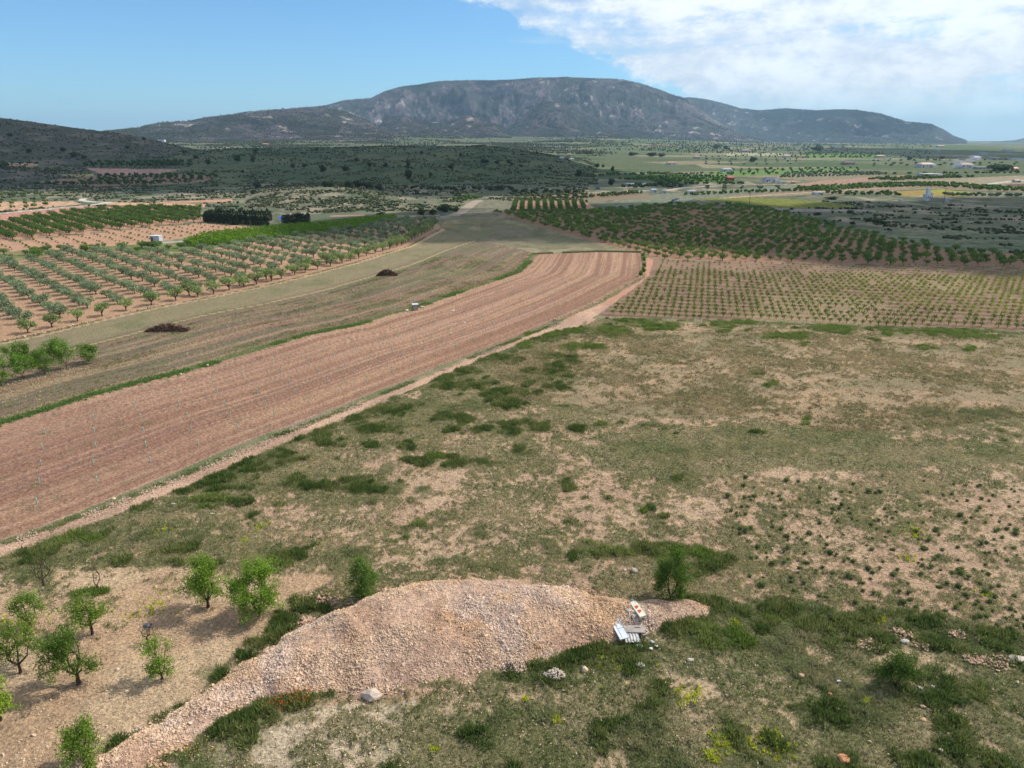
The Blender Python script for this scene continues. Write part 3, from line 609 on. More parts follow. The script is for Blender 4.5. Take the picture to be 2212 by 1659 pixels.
# ------------------------------------------------------------ materials
def mat_new(name):
    m = bpy.data.materials.new(name); m.use_nodes = True; nt = m.node_tree; nt.nodes.clear()
    out = nt.nodes.new("ShaderNodeOutputMaterial"); return m, nt, nt.nodes, nt.links, out
def mat_ground(name, fine=3.0, amt=.35, bump=.25, stripe=False, pebble=True, bscale=1.0):
    m, nt, N, L, out = mat_new(name)
    b = N.new("ShaderNodeBsdfPrincipled"); b.inputs["Roughness"].default_value = .95; b.inputs["Specular IOR Level"].default_value = .15
    at = N.new("ShaderNodeVertexColor"); at.layer_name = "Col"; geo = N.new("ShaderNodeNewGeometry")
    n1 = N.new("ShaderNodeTexNoise"); n1.inputs["Scale"].default_value = fine; n1.inputs["Detail"].default_value = 8; n1.inputs["Roughness"].default_value = .7
    L.new(geo.outputs["Position"], n1.inputs["Vector"])
    mr = N.new("ShaderNodeMapRange"); mr.inputs[1].default_value = .36; mr.inputs[2].default_value = .64; mr.inputs[3].default_value = 1 - amt; mr.inputs[4].default_value = 1 + amt; n1.inputs['Lacunarity'].default_value = 2.3
    L.new(n1.outputs[0], mr.inputs[0])
    mul = N.new("ShaderNodeMix"); mul.data_type = 'RGBA'; mul.blend_type = 'MULTIPLY'; mul.inputs[0].default_value = 1; mul.clamp_result = False
    L.new(at.outputs[0], mul.inputs[6]); L.new(mr.outputs[0], mul.inputs[7]); src = mul.outputs[2]
    if pebble:
        pa = N.new("ShaderNodeAttribute"); pa.attribute_name = "peb"
        vo = N.new("ShaderNodeTexVoronoi"); vo.inputs["Scale"].default_value = 4.2; L.new(geo.outputs["Position"], vo.inputs["Vector"])
        sh = N.new("ShaderNodeSeparateColor"); L.new(vo.outputs["Color"], sh.inputs[0])
        c1 = N.new("ShaderNodeMapRange"); c1.inputs[1].default_value = .16; c1.inputs[2].default_value = .10; L.new(vo.outputs["Distance"], c1.inputs[0])
        c2 = N.new("ShaderNodeMapRange"); c2.inputs[1].default_value = .55; c2.inputs[2].default_value = .62; L.new(sh.outputs[0], c2.inputs[0])
        mm = N.new("ShaderNodeMath"); mm.operation = 'MULTIPLY'; L.new(c1.outputs[0], mm.inputs[0]); L.new(c2.outputs[0], mm.inputs[1])
        m2 = N.new("ShaderNodeMath"); m2.operation = 'MULTIPLY'; L.new(mm.outputs[0], m2.inputs[0]); L.new(pa.outputs["Fac"], m2.inputs[1])
        mx = N.new("ShaderNodeMix"); mx.data_type = 'RGBA'; L.new(m2.outputs[0], mx.inputs[0]); L.new(src, mx.inputs[6]); mx.inputs[7].default_value = (*C(236, 212, 184), 1); src = mx.outputs[2]
    L.new(src, b.inputs["Base Color"])
    n2 = N.new("ShaderNodeTexNoise"); n2.inputs["Scale"].default_value = bscale; n2.inputs["Detail"].default_value = 9; n2.inputs["Roughness"].default_value = .72
    L.new(geo.outputs["Position"], n2.inputs["Vector"])
    bp = N.new("ShaderNodeBump"); bp.inputs["Strength"].default_value = 1; bp.inputs["Distance"].default_value = bump; L.new(n2.outputs[0], bp.inputs["Height"]); L.new(bp.outputs[0], b.inputs["Normal"])
    L.new(b.outputs[0], out.inputs[0]); return m
def mat_leaf(name, tr=.3, var=.25, gain=1.0):
    m, nt, N, L, out = mat_new(name)
    at = N.new("ShaderNodeVertexColor"); at.layer_name = "Col"
    oi = N.new("ShaderNodeObjectInfo"); mr = N.new("ShaderNodeMapRange"); mr.inputs[3].default_value = gain * (1 - var); mr.inputs[4].default_value = gain * (1 + var); L.new(oi.outputs["Random"], mr.inputs[0])
    mul = N.new("ShaderNodeMix"); mul.data_type = 'RGBA'; mul.blend_type = 'MULTIPLY'; mul.inputs[0].default_value = 1; mul.clamp_result = False
    L.new(at.outputs[0], mul.inputs[6]); L.new(mr.outputs[0], mul.inputs[7])
    d = N.new("ShaderNodeBsdfDiffuse"); t = N.new("ShaderNodeBsdfTranslucent"); ms = N.new("ShaderNodeMixShader"); ms.inputs[0].default_value = tr
    L.new(mul.outputs[2], d.inputs[0]); L.new(mul.outputs[2], t.inputs[0]); L.new(d.outputs[0], ms.inputs[1]); L.new(t.outputs[0], ms.inputs[2]); L.new(ms.outputs[0], out.inputs[0])
    return m
def mat_plain(name, rough=.8, noise=.2, scale=6.0, spec=.3, metal=0.0, bump=0.0):
    m, nt, N, L, out = mat_new(name)
    b = N.new("ShaderNodeBsdfPrincipled"); b.inputs["Roughness"].default_value = rough; b.inputs["Specular IOR Level"].default_value = spec; b.inputs["Metallic"].default_value = metal
    at = N.new("ShaderNodeVertexColor"); at.layer_name = "Col"; tc = N.new("ShaderNodeTexCoord")
    n1 = N.new("ShaderNodeTexNoise"); n1.inputs["Scale"].default_value = scale; n1.inputs["Detail"].default_value = 6; L.new(tc.outputs["Object"], n1.inputs["Vector"])
    mr = N.new("ShaderNodeMapRange"); mr.inputs[1].default_value = .3; mr.inputs[2].default_value = .7; mr.inputs[3].default_value = 1 - noise; mr.inputs[4].default_value = 1 + noise * .5; L.new(n1.outputs[0], mr.inputs[0])
    mul = N.new("ShaderNodeMix"); mul.data_type = 'RGBA'; mul.blend_type = 'MULTIPLY'; mul.inputs[0].default_value = 1; mul.clamp_result = False
    L.new(at.outputs[0], mul.inputs[6]); L.new(mr.outputs[0], mul.inputs[7]); L.new(mul.outputs[2], b.inputs["Base Color"])
    if bump:
        bp = N.new("ShaderNodeBump"); bp.inputs["Distance"].default_value = bump; L.new(n1.outputs[0], bp.inputs["Height"]); L.new(bp.outputs[0], b.inputs["Normal"])
    L.new(b.outputs[0], out.inputs[0]); return m
M_GR = mat_ground("stony_soil", 5.5, .5, .3, bscale=2.2)
M_PL = mat_ground("ploughed_soil", 4.0, .42, .3, bscale=2.0)
M_HILL = mat_ground("scrub_hillside", .35, .5, 1.6, pebble=False, bscale=.25)
M_MT = mat_ground("mountain_rock", .035, .55, 30, pebble=False, bscale=.022)
M_LEAF = mat_leaf("leaf", .35, .2, 1.45); M_GRASS = mat_leaf("grass_blade", .4, .0, 1.85); M_FAR = mat_leaf("far_foliage", .15, .0, 1.15); M_BARK = mat_plain("bark", .9, .4, 8, .1)
M_STONE = mat_plain("stone", .9, .25, 3, .2, bump=.02); M_PAINT = mat_plain("painted_surface", .55, .12, 2, .4); M_METAL = mat_plain("weathered_metal", .45, .2, 4, .5, .0)
# ------------------------------------------------------------ ground sheets (one continuous surface, split where the land use changes)
def build_ground():
    az_f = np.linspace(-44, 44, 1230); az_c = np.linspace(44, 180, 30)[1:]
    A = np.radians(np.concatenate([-az_c[::-1], az_f, az_c]))
    th = np.concatenate([np.linspace(86, 47, 24, endpoint=False), np.arange(47, 4.95, -.078)])
    r1 = HC / np.tan(np.radians(th)); r2 = np.arange(r1[-1] + 2.5, 1100, 3.1)
    r3 = np.exp(np.arange(math.log(1104), math.log(9200), .0052)); r4 = np.linspace(9300, 15000, 22)
    RR = np.concatenate([r1, r2, r3, r4]); na, nr = len(A), len(RR)
    a, r = np.meshgrid(A, RR); a = a.ravel(); r = r.ravel()
    x = r * np.sin(a); y = r * np.cos(a)
    z, who, hh = terr(x, y, True)
    col, zone, peb = paint(x, y, z, who, hh)
    mic = np.where((zone == 2) & (r < 150), (fbm(x / .6, y / .6, 3, 900) - .5) * .16, 0) + micro(x, y)
    mic = np.where((zone == 1), mic * .2, mic)
    mic = mic + np.where((zone == 0) & (r > 175) & (r < 260), (fbm(x / 3.2, y / 1.6, 3, 915) - .5) * .55 * sstep(175, 185, r), 0)
    pl = zone == 2
    if pl.any():
        t = furrow(x[pl], y[pl], 'L', 'R'); mic[pl] += ((fbm(t * 34, r[pl] / 60, 2, 925) - .5) * .12 + (fbm(t * 90, r[pl] / 30, 2, 920) - .5) * .14) * sstep(260, 140, r[pl])
    vi = zone == 3
    mic[vi] += .07 * np.cos((x[vi] * VR[0] + y[vi] * VR[1]) * 2 * math.pi / VB)
    z = z + mic
    V = np.stack([x, y, z], 1)
    i = np.arange(nr - 1)[:, None] * na; j = np.arange(na - 1)[None, :]
    q = (i + j).ravel(); F = np.stack([q, q + 1, q + 1 + na, q + na], 1)
    fz = zone[F[:, 0]]
    # inner disc under the camera
    names = ZNAMES; mats = [M_GR, M_GR, M_PL, M_GR, M_GR, M_GR, M_HILL, M_MT, M_HILL, M_GR, M_GR]
    for k, nm in enumerate(names):
        f = F[fz == k]
        if len(f) == 0: continue
        used, inv = np.unique(f, return_inverse=True); f2 = inv.reshape(f.shape)
        me = mesh_from(nm, V[used], f2, col[used], True, dict(peb=peb[used]))
        link(nm, me, mats[k], kind='structure')
    ring = np.arange(na); rv = np.vstack([V[:na], [[0, 0, z[0]]]]); f = np.stack([ring[:-1], np.full(na - 1, na), ring[1:]], 1)
    link('ground', mesh_from('ground', rv, f, np.tile(C(200, 165, 135), (na + 1, 1)), True, dict(peb=np.zeros(na + 1))), M_GR, kind='structure')
build_ground()

# ------------------------------------------------------------ clouds high above, which shade the hills and part of the plain
def mat_cloud():
    m, nt, N, L, out = mat_new("cloud_white"); d = N.new("ShaderNodeBsdfDiffuse"); d.inputs[0].default_value = (.85, .86, .88, 1); L.new(d.outputs[0], out.inputs[0]); return m
M_CLOUD = mat_cloud()
def cloud(px, alt, label, cell=14., thr=.30, edge=40., seed=0, cap=1e9):
    P = PW(px, True, 60); rr_ = np.hypot(P[:, 0], P[:, 1]); P = P * np.minimum(1, cap / rr_)[:, None]; off = SD[:2] / SD[2] * alt
    # the shaded outline lifted along the sun's direction to the cloud's height
    x0, y0 = P.min(0) - edge; x1, y1 = P.max(0) + edge
    nx, ny = int((x1 - x0) / cell) + 2, int((y1 - y0) / cell) + 2
    X, Y = np.meshgrid(x0 + np.arange(nx) * cell, y0 + np.arange(ny) * cell)
    wx, wy = warp(X, Y, edge, edge * 3, 1000 + seed)
    m = inpoly(P, wx.ravel(), wy.ravel()).reshape(ny, nx) & (fbm(X / 95, Y / 95, 5, 1100 + seed) > thr)
    t = m.astype(float)
    for _ in range(3): t = (t + np.roll(t, 1, 0) + np.roll(t, -1, 0) + np.roll(t, 1, 1) + np.roll(t, -1, 1)) / 5
    th = (t ** 1.5) * (40 + 90 * fbm(X / 60, Y / 60, 4, 1200 + seed)) + 1
    V1 = np.stack([X + off[0], Y + off[1], alt + th], -1).reshape(-1, 3); V2 = np.stack([X + off[0], Y + off[1], alt - .35 * th], -1).reshape(-1, 3)
    I = (np.arange(ny - 1)[:, None] * nx + np.arange(nx - 1)[None]).ravel()
    mk = m.ravel(); ok = mk[I] & mk[I + 1] & mk[I + nx] & mk[I + nx + 1]; I = I[ok]; n = nx * ny
    F = np.vstack([np.stack([I, I + 1, I + 1 + nx, I + nx], 1), np.stack([I, I + nx, I + 1 + nx, I + 1], 1) + n])
    V = np.vstack([V1, V2]); used, inv = np.unique(F, return_inverse=True)
    link('cloud', mesh_from('cloud', V[used], inv.reshape(F.shape), None, True), M_CLOUD, kind='stuff', label=label)
cloud([(-600, 235), (-300, 236), (0, 252), (120, 268), (225, 282), (340, 303), (430, 325), (520, 321), (700, 319), (900, 315), (1043, 313), (1110, 323), (1185, 335), (1290, 366), (1480, 396), (1440, 410), (1300, 408), (1160, 420), (1060, 432), (930, 424), (780, 402), (640, 403), (540, 414), (430, 418), (300, 412), (120, 408), (-100, 400), (-600, 400)],
      760, "broad white cumulus cloud shading the dark hills", 14, .27, 30, 0, 1250)
cloud([(930, 470), (1010, 455), (1080, 444), (1290, 452), (1440, 428), (1560, 438), (1700, 452), (1900, 430), (2212, 424), (2700, 420), (2700, 590), (2212, 562), (1950, 536), (1750, 512), (1500, 506), (1300, 512), (1150, 506), (1000, 496)],
      620, "ragged cumulus cloud shading the orchard and the dark meadow", 7, .30, 14, 7, 600)
cloud([(1740, 322), (1800, 318), (1980, 322), (2212, 327), (2500, 327), (2500, 346), (2212, 346), (2050, 342), (1900, 334), (1750, 330)],
      1300, "flat white cloud shading the far right of the plain", 30, .25, 60, 12, 4200)
cloud([(1500, 213), (1640, 237), (1810, 236), (1960, 263), (2060, 293), (1960, 300), (1800, 292), (1680, 286), (1600, 262), (1540, 236)],
      2100, "long cloud shading the far mountain range", 60, .33, 120, 31, 8600)
cloud([(760, 214), (1000, 173), (1220, 167), (1390, 182), (1480, 215), (1400, 232), (1300, 230), (1180, 205), (1060, 230), (900, 226), (800, 240)],
      1700, "broken cloud over the flat mountain top", 40, .45, 120, 44, 5800)

# ------------------------------------------------------------ gravel heap
def build_heap():
    x0, y0 = _rg.min(0) - 8; x1, y1 = _rg.max(0) + 8; c = .16
    nx, ny = int((x1 - x0) / c), int((y1 - y0) / c)
    X, Y = np.meshgrid(x0 + np.arange(nx) * c, y0 + np.arange(ny) * c)
    Hh = heap(X.ravel(), Y.ravel()); Z = terr(X.ravel(), Y.ravel()) + np.minimum(Hh, 9)
    mk = Hh > -.25; I = (np.arange(ny - 1)[:, None] * nx + np.arange(nx - 1)[None]).ravel()
    I = I[mk[I] & mk[I + 1] & mk[I + nx] & mk[I + nx + 1]]
    F = np.stack([I, I + 1, I + 1 + nx, I + nx], 1); used, inv = np.unique(F, return_inverse=True)
    V = np.stack([X.ravel(), Y.ravel(), Z], 1)[used]
    cc = mixc(np.tile(C(222, 186, 160), (len(V), 1)), C(200, 162, 138), sstep(.4, .6, fbm(V[:, 0], V[:, 1], 3, 5)))
    base = link('gravel_heap', mesh_from('gravel_heap', V, inv.reshape(F.shape), cc, True, dict(peb=np.zeros(len(V)))), M_GR,
                label="long curved heap of pinkish broken stone in the foreground", category="gravel heap")
    n = 400000; r = np.random.default_rng(5); x = r.uniform(x0, x1, n); y = r.uniform(y0, y1, n); h = heap(x, y)
    k = (h > .0) | ((h > -.35) & (r.uniform(size=n) < .25)); x, y, h = x[k], y[k], h[k]
    n = len(x); 
    lim = 125000
    if n > lim: s = r.choice(n, lim, False); x, y, h = x[s], y[s], h[s]; n = lim
    size = .036 + .045 * r.uniform(size=n) ** 3; big = r.uniform(size=n) < .02; size[big] *= 2.1
    crestm = fbm(x / 2.5, y / 2.5, 3, 77)
    size *= .62 + .62 * crestm; dust = sstep(.52, .66, fbm(x / 3.2 + 9, y / 2.2, 4, 835)); size *= 1 - .35 * dust; kd_ = r.uniform(size=n) > dust * .45; x, y, h, size = x[kd_], y[kd_], h[kd_], size[kd_]; n = len(x)
    z = terr(x, y) + np.maximum(h, 0) + size * .25
    base_c = mixc(np.tile(C(224, 192, 162), (n, 1)), C(218, 180, 142), sstep(.42, .62, fbm(x / 3.5, y / 3.5, 3, 820)))
    base_c = mixc(base_c, C(224, 198, 178), sstep(.5, .66, fbm(x / 2.8 + 40, y / 2.8, 3, 830)) * .8)
    cols = base_c * 1.18 * r.uniform(.72, 1.12, n)[:, None]; gr = r.uniform(size=n) < .05; cols[gr] = C(206, 182, 160) * r.uniform(.6, 1.0, gr.sum())[:, None]
    V, F, c2 = scatter_rocks(np.stack([x, y, z], 1), size * 1.35, r, cols)
    o = link('stones', mesh_from('stones', V, F, c2), M_STONE, parent=base, kind='stuff')
    # small outliers of rubble beside the heap
    out = [(690, 1296, 1.1, .35), (650, 1352, 1.0, .3), (628, 1368, .6, .2)]
    P = []; S_ = []
    for (px, py, w, hh) in out:
        c0 = G(px, py); m = 260; a = r.uniform(0, 2 * math.pi, m); d = np.sqrt(r.uniform(size=m)) * w
        xx, yy = c0[0] + d * np.cos(a) * 1.5, c0[1] + d * np.sin(a); P.append(np.stack([xx, yy, terr(xx, yy) + hh * (1 - d / w) * r.uniform(.3, 1, m)], 1)); S_.append(r.uniform(.07, .17, m))
    P = np.vstack(P); S_ = np.concatenate(S_); V, F, c2 = scatter_rocks(P, S_, r, C(226, 186, 160) * r.uniform(.65, 1.1, len(P))[:, None])
    link('rubble', mesh_from('rubble', V, F, c2), M_STONE, kind='stuff', label="loose pink rubble left of the big heap")
build_heap()

# ------------------------------------------------------------ loose stones on the soil
def build_pebbles():
    r = np.random.default_rng(11); n = 900000
    rad = np.sqrt(r.uniform(26 ** 2, 88 ** 2, n)); a = r.uniform(-.76, .76, n); x = rad * np.sin(a); y = rad * np.cos(a)
    keep = r.uniform(size=n) < .13 * (1 + .9 * sstep(55, 30, rad)); x, y = x[keep], y[keep]
    f = inpoly(PLY['fore'], x, y); x, y = x[f], y[f]
    c = zone_cover(x, y); g, _ = blobs(x, y); h = heap(x, y)
    sl = inpoly(ZN['soilL'], x, y) | inpoly(ZN['pebBL'], x, y)
    p = np.where(sl, .9, .42) * (1 - g) * (c < .75) * (fbm(x / 3, y / 3, 3, 55) > .38)
    k = (r.uniform(size=len(x)) < p) & (h < 0); x, y = x[k], y[k]; n = len(x)
    size = .026 + .05 * r.uniform(size=n) ** 3; size[r.uniform(size=n) < .012] *= 2.0
    cols = C(232, 204, 172) * r.uniform(.6, 1.15, n)[:, None]
    V, F, c2 = scatter_rocks(np.stack([x, y, gz(x, y) + .02], 1), size, r, cols, .7)
    link('pebbles', mesh_from('pebbles', V, F, c2), M_STONE, kind='stuff', label="pale loose stones strewn over the bare soil")
    # stony bank beside the track
    L1 = LN['T1']; seg = np.hypot(*np.diff(L1, axis=0).T); cum = np.concatenate([[0], np.cumsum(seg)])
    n = 6000; s = r.uniform(0, cum[-1], n); s = s[fbm(s / 3, s * 0, 3, 61) > .50]; n = len(s)
    x = np.interp(s, cum, L1[:, 0]); y = np.interp(s, cum, L1[:, 1]); i = np.clip(np.searchsorted(cum, s) - 1, 0, len(seg) - 1)
    d = np.diff(L1, axis=0)[i] / seg[i][:, None]; o = r.normal(0, .35, n) + .1
    x = x - d[:, 1] * o; y = y + d[:, 0] * o
    size = r.uniform(.04, .12, n); V, F, c2 = scatter_rocks(np.stack([x, y, terr(x, y) + .03], 1), size, r, C(218, 190, 162) * r.uniform(.6, 1.1, n)[:, None], .6)
    link('bank_stones', mesh_from('bank_stones', V, F, c2), M_STONE, kind='stuff', label="broken line of pale stones between ploughed field and track")
build_pebbles()
def stone_line(name, px, w, hgt, dens_, size, label, cat, seed, kind=None, skip=0.0):
    r = np.random.default_rng(seed); L1 = PW(px, False, 20); seg = np.hypot(*np.diff(L1, axis=0).T); cum = np.concatenate([[0], np.cumsum(seg)])
    n = int(cum[-1] * dens_); s = r.uniform(0, cum[-1], n)
    if skip: s = s[fbm(s / 5, s * 0, 3, seed) > skip]
    n = len(s); x = np.interp(s, cum, L1[:, 0]); y = np.interp(s, cum, L1[:, 1]); i = np.clip(np.searchsorted(cum, s) - 1, 0, len(seg) - 1)
    d = np.diff(L1, axis=0)[i] / seg[i][:, None]; o = r.uniform(-w, w, n); x = x - d[:, 1] * o; y = y + d[:, 0] * o
    z = terr(x, y) + r.uniform(0, hgt, n) * (1 - np.abs(o) / w * .6)
    V, F, c2 = scatter_rocks(np.stack([x, y, z], 1), r.uniform(*size, n), r, C(228, 196, 158) * r.uniform(.6, 1.1, n)[:, None], .7)
    p = dict(label=label); p.update(dict(kind=kind) if kind else dict(category=cat))
    link(name, mesh_from(name, V, F, c2), M_STONE, **p)
stone_line('dry_stone_wall', [(1198, 694), (1232, 681), (1282, 658), (1332, 629), (1388, 599)], .35, .55, 34, (.1, .22), "low pale dry stone wall between ploughed field and vineyard track", "stone wall", 21)
stone_line('boundary_wall', [(1388, 597), (1391, 575), (1387, 546)], .3, .4, 26, (.1, .2), "low stone edging at the far right side of the ploughed field", "stone wall", 22)
stone_line('field_edge_stones', [(0, 738), (80, 722), (200, 694), (330, 664), (460, 640)], .4, .2, 5, (.1, .25), "scattered pale stones along the lower edge of the olive grove", "stones", 23, 'stuff', .42)

# ------------------------------------------------------------ grass and weeds
def tufts(P, h, rad, cols, nb, r, wd=.5):
    """each tuft: nb blades as triangles leaning outwards"""
    n = len(P); a = r.uniform(0, 2 * math.pi, (n, nb)); q = np.sqrt(r.uniform(size=(n, nb)))
    bx = P[:, None, 0] + rad[:, None] * q * np.cos(a); by = P[:, None, 1] + rad[:, None] * q * np.sin(a); bz = np.broadcast_to(P[:, None, 2] - .02, bx.shape)
    hh = h[:, None] * r.uniform(.5, 1.15, (n, nb)) * (1 - .35 * q); lean = rad[:, None] * .55 * q + h[:, None] * .22 * r.uniform(size=(n, nb)); a2 = a + r.normal(0, .6, (n, nb))
    tx = bx + lean * np.cos(a2); ty = by + lean * np.sin(a2); tz = bz + hh
    w = (wd * h[:, None] * r.uniform(.12, .3, (n, nb))); b = r.uniform(0, math.pi, (n, nb)); wx, wy = w * np.cos(b), w * np.sin(b)
    V = np.stack([np.stack([bx - wx, by - wy, bz], -1), np.stack([bx + wx, by + wy, bz], -1), np.stack([tx, ty, tz], -1)], 2).reshape(-1, 3)
    F = np.arange(len(V)).reshape(-1, 3)
    c = cols[:, None, :] * r.uniform(.7, 1.25, (n, nb, 1)); c = np.repeat(c.reshape(-1, 3), 3, 0)
    return V, F, c
def build_grass():
    r = np.random.default_rng(31)
    # tall lush clumps
    n = 1300000; rad = np.sqrt(r.uniform(27 ** 2, 172 ** 2, n)); a = r.uniform(-.78, .74, n); x = rad * np.sin(a); y = rad * np.cos(a)
    g, kd = blobs(x, y); hp = heap(x, y)
    g = g * (.35 + .95 * sstep(.32, .58, fbm(x / .9, y / .9, 4, 930))); p = np.where(g > .12, g ** 1.3, 0) * np.where(rad < 70, .95, .8); k = (r.uniform(size=n) < p) & (hp < .05) & ~inpoly(PLY['plough'], x, y) & ~inpoly(PLY['track'], x, y)
    x, y, g, kd, rad = x[k], y[k], g[k], kd[k], rad[k]; n = len(x)
    pal = np.array([C(82, 98, 50), C(102, 120, 54), C(118, 122, 82)]); alt = np.array([C(112, 118, 68), C(120, 130, 70), C(146, 140, 104)])
    mixv = sstep(.35, .65, fbm(x / 1.6, y / 1.6, 3, 940)); cols = pal[kd] * (1 - mixv[:, None]) + alt[kd] * mixv[:, None]
    cols = mixc(np.tile(C(116, 116, 76), (n, 1)), 0, np.zeros(n)) * (1 - sstep(.25, .75, g))[:, None] + cols * sstep(.25, .75, g)[:, None]
    cols *= r.uniform(.7, 1.2, n)[:, None]
    h = np.array([.38, .34, .26])[kd] * r.uniform(.6, 1.25, n) * (.28 + .8 * g); R_ = r.uniform(.14, .30, n)
    V, F, c = tufts(np.stack([x, y, gz(x, y)], 1), h, R_, cols, 9, r)
    link('tall_grass', mesh_from('tall_grass', V, F, c), M_GRASS, kind='stuff', label="lush green clumps of tall grass in the foreground field")
    # low weeds
    n = 3200000; rad = np.sqrt(r.uniform(27 ** 2, 165 ** 2, n)); a = r.uniform(-.78, .74, n); x = rad * np.sin(a); y = rad * np.cos(a)
    kk = r.uniform(size=n) < np.interp(rad, [27, 60, 120, 165], [.9, .6, .4, .3]); x, y, rad = x[kk], y[kk], rad[kk]
    f = inpoly(PLY['fore'], x, y); x, y, rad = x[f], y[f], rad[f]
    c0 = zone_cover(x, y); hp = heap(x, y); k = (c0 > .54 + .08 * r.uniform(-1, 1, len(x))) & (hp < 0) & (r.uniform(size=len(x)) < .62); x, y, rad, c0 = x[k], y[k], rad[k], c0[k]; n = len(x)
    tn = inpoly(ZN['tan'], x, y); gb = inpoly(ZN['greenBR'], x, y)
    m1 = sstep(.4, .6, fbm(x / 2, y / 2, 3, 950)); cols = mixc(np.tile(C(96, 108, 66), (n, 1)), C(136, 132, 94), m1)
    cols = np.where(gb[:, None], mixc(np.tile(C(84, 102, 56), (n, 1)), C(116, 122, 84), m1), cols)
    cols = np.where(tn[:, None], mixc(np.tile(C(152, 138, 108), (n, 1)), C(128, 122, 90), m1), cols)
    cols *= np.array([1.06, 1.0, .92]) * r.uniform(.5, 1.4, n)[:, None]
    yl = r.uniform(size=n) < .004; cols[yl] = C(190, 184, 60)
    h = r.uniform(.06, .2, n) * (1 + .5 * tn); R_ = r.uniform(.07, .2, n)
    V, F, c = tufts(np.stack([x, y, gz(x, y)], 1), h, R_, cols, 5, r, .7); print('weeds', n)
    link('low_weeds', mesh_from('low_weeds', V, F, c), M_GRASS, kind='stuff', label="thin low weeds speckling the stony soil")
    # dry pale grass on the fallow land and along edges
    n = 160000; rad = np.sqrt(r.uniform(60 ** 2, 200 ** 2, n)); a = r.uniform(-.78, .3, n); x = rad * np.sin(a); y = rad * np.cos(a)
    fs = inpoly(np.vstack([LN['O'], LN['L'][::-1]]), x, y) & ~inpoly(PLY['plough'], x, y); x, y = x[fs], y[fs]; t = furrow(x, y, 'O', 'L')
    k = (fbm(t * 46, np.hypot(x, y) / 20, 3, 960) > .5) & (t > .38); x, y, t = x[k], y[k], t[k]; n = len(x)
    m1 = sstep(.4, .6, fbm(x / 5, y / 5, 3, 965)); cols = mixc(np.tile(C(168, 152, 120), (n, 1)), C(124, 122, 84), m1) * r.uniform(.8, 1.2, n)[:, None]
    V, F, c = tufts(np.stack([x, y, terr(x, y)], 1), r.uniform(.15, .4, n), r.uniform(.15, .35, n), cols, 5, r, .8)
    link('dry_grass', mesh_from('dry_grass', V, F, c), M_GRASS, kind='stuff', label="pale dry grass in bands across the fallow strip")
    # green verges: edge of ploughed field, bank, track side, vineyard weeds
    def verge(L1, n, off, sd, hh, col, thr, s0):
        seg = np.hypot(*np.diff(L1, axis=0).T); cum = np.concatenate([[0], np.cumsum(seg)]); s = r.uniform(0, cum[-1], n); s = s[fbm(s / 6, s * 0 + s0, 3, s0) > thr]; m = len(s)
        x = np.interp(s, cum, L1[:, 0]); y = np.interp(s, cum, L1[:, 1]); i = np.clip(np.searchsorted(cum, s) - 1, 0, len(seg) - 1); d = np.diff(L1, axis=0)[i] / seg[i][:, None]
        o = r.normal(off, sd, m); x = x - d[:, 1] * o; y = y + d[:, 0] * o
        return tufts(np.stack([x, y, terr(x, y)], 1), hh * r.uniform(.5, 1.3, m), r.uniform(.12, .3, m), np.tile(col, (m, 1)) * r.uniform(.7, 1.25, m)[:, None], 6, r, .8)
    A = [verge(LN['L'], 9000, .5, .45, .32, C(92, 118, 62), .40, 3), verge(LN['L'], 2500, 1.6, .8, .3, C(140, 136, 92), .3, 4), verge(LN['T1'], 4500, .35, .3, .2, C(104, 116, 74), .46, 5),
         verge(LN['T2'], 2600, .25, .25, .16, C(128, 126, 86), .45, 6), verge(LN['O'], 3000, -.5, .4, .2, C(120, 128, 80), .5, 7),
         verge(PW([(1160, 548), (1300, 543), (1386, 545)], False), 2500, 0, .5, .35, C(96, 104, 70), .2, 8), verge(PW([(1400, 689), (1600, 696), (1900, 706), (2212, 719), (2500, 735)], False), 2600, -.2, .6, .26, C(116, 126, 76), .5, 9)]
    off = 0; VV = []; FF = []; CC = []
    for V, F, c in A: VV.append(V); FF.append(F + off); CC.append(c); off += len(V)
    link('verge_weeds', mesh_from('verge_weeds', np.vstack(VV), np.vstack(FF), np.vstack(CC)), M_GRASS, kind='stuff', label="green weeds fringing the field edges and the track")
    # weeds in the ploughed rows
    n = 60000; rad = np.sqrt(r.uniform(40 ** 2, 190 ** 2, n)); a = r.uniform(-.8, .3, n); x = rad * np.sin(a); y = rad * np.cos(a); k = inpoly(PLY['plough'], x, y); x, y = x[k], y[k]
    t = furrow(x, y, 'L', 'R'); k = (np.abs(((t * 7) % 1) - .5) < .035) & (fbm(x / 3, y / 3, 3, 695) > .55) & (r.uniform(size=len(x)) < .9); x, y = x[k], y[k]
    sp_ = [(770, 625, 6), (935, 618, 6), (1650, 420, 5), (1340, 445, 9), (375, 1090, 8), (180, 1168, 10), (30, 965, 9), (1450, 490, 5), (235, 1012, 6), (1680, 190, 10), (270, 675, 5)]
    q = [G(px_ * .336, 708 + py_ * .336)[:2] + r.normal(0, .45, (24, 2)) * (1.3, .7) for px_, py_, s_ in sp_]; q = np.vstack(q); x = np.concatenate([x, q[:, 0]]); y = np.concatenate([y, q[:, 1]]); n = len(x)
    V, F, c = tufts(np.stack([x, y, terr(x, y)], 1), r.uniform(.06, .2, n), r.uniform(.1, .25, n), np.tile(C(120, 132, 92), (n, 1)) * r.uniform(.7, 1.2, n)[:, None], 6, r, .8)
    link('row_weeds', mesh_from('row_weeds', V, F, c), M_GRASS, kind='stuff', label="sparse grey green weeds along the ploughed rows")
    # flowers
    P = []; Cc = []
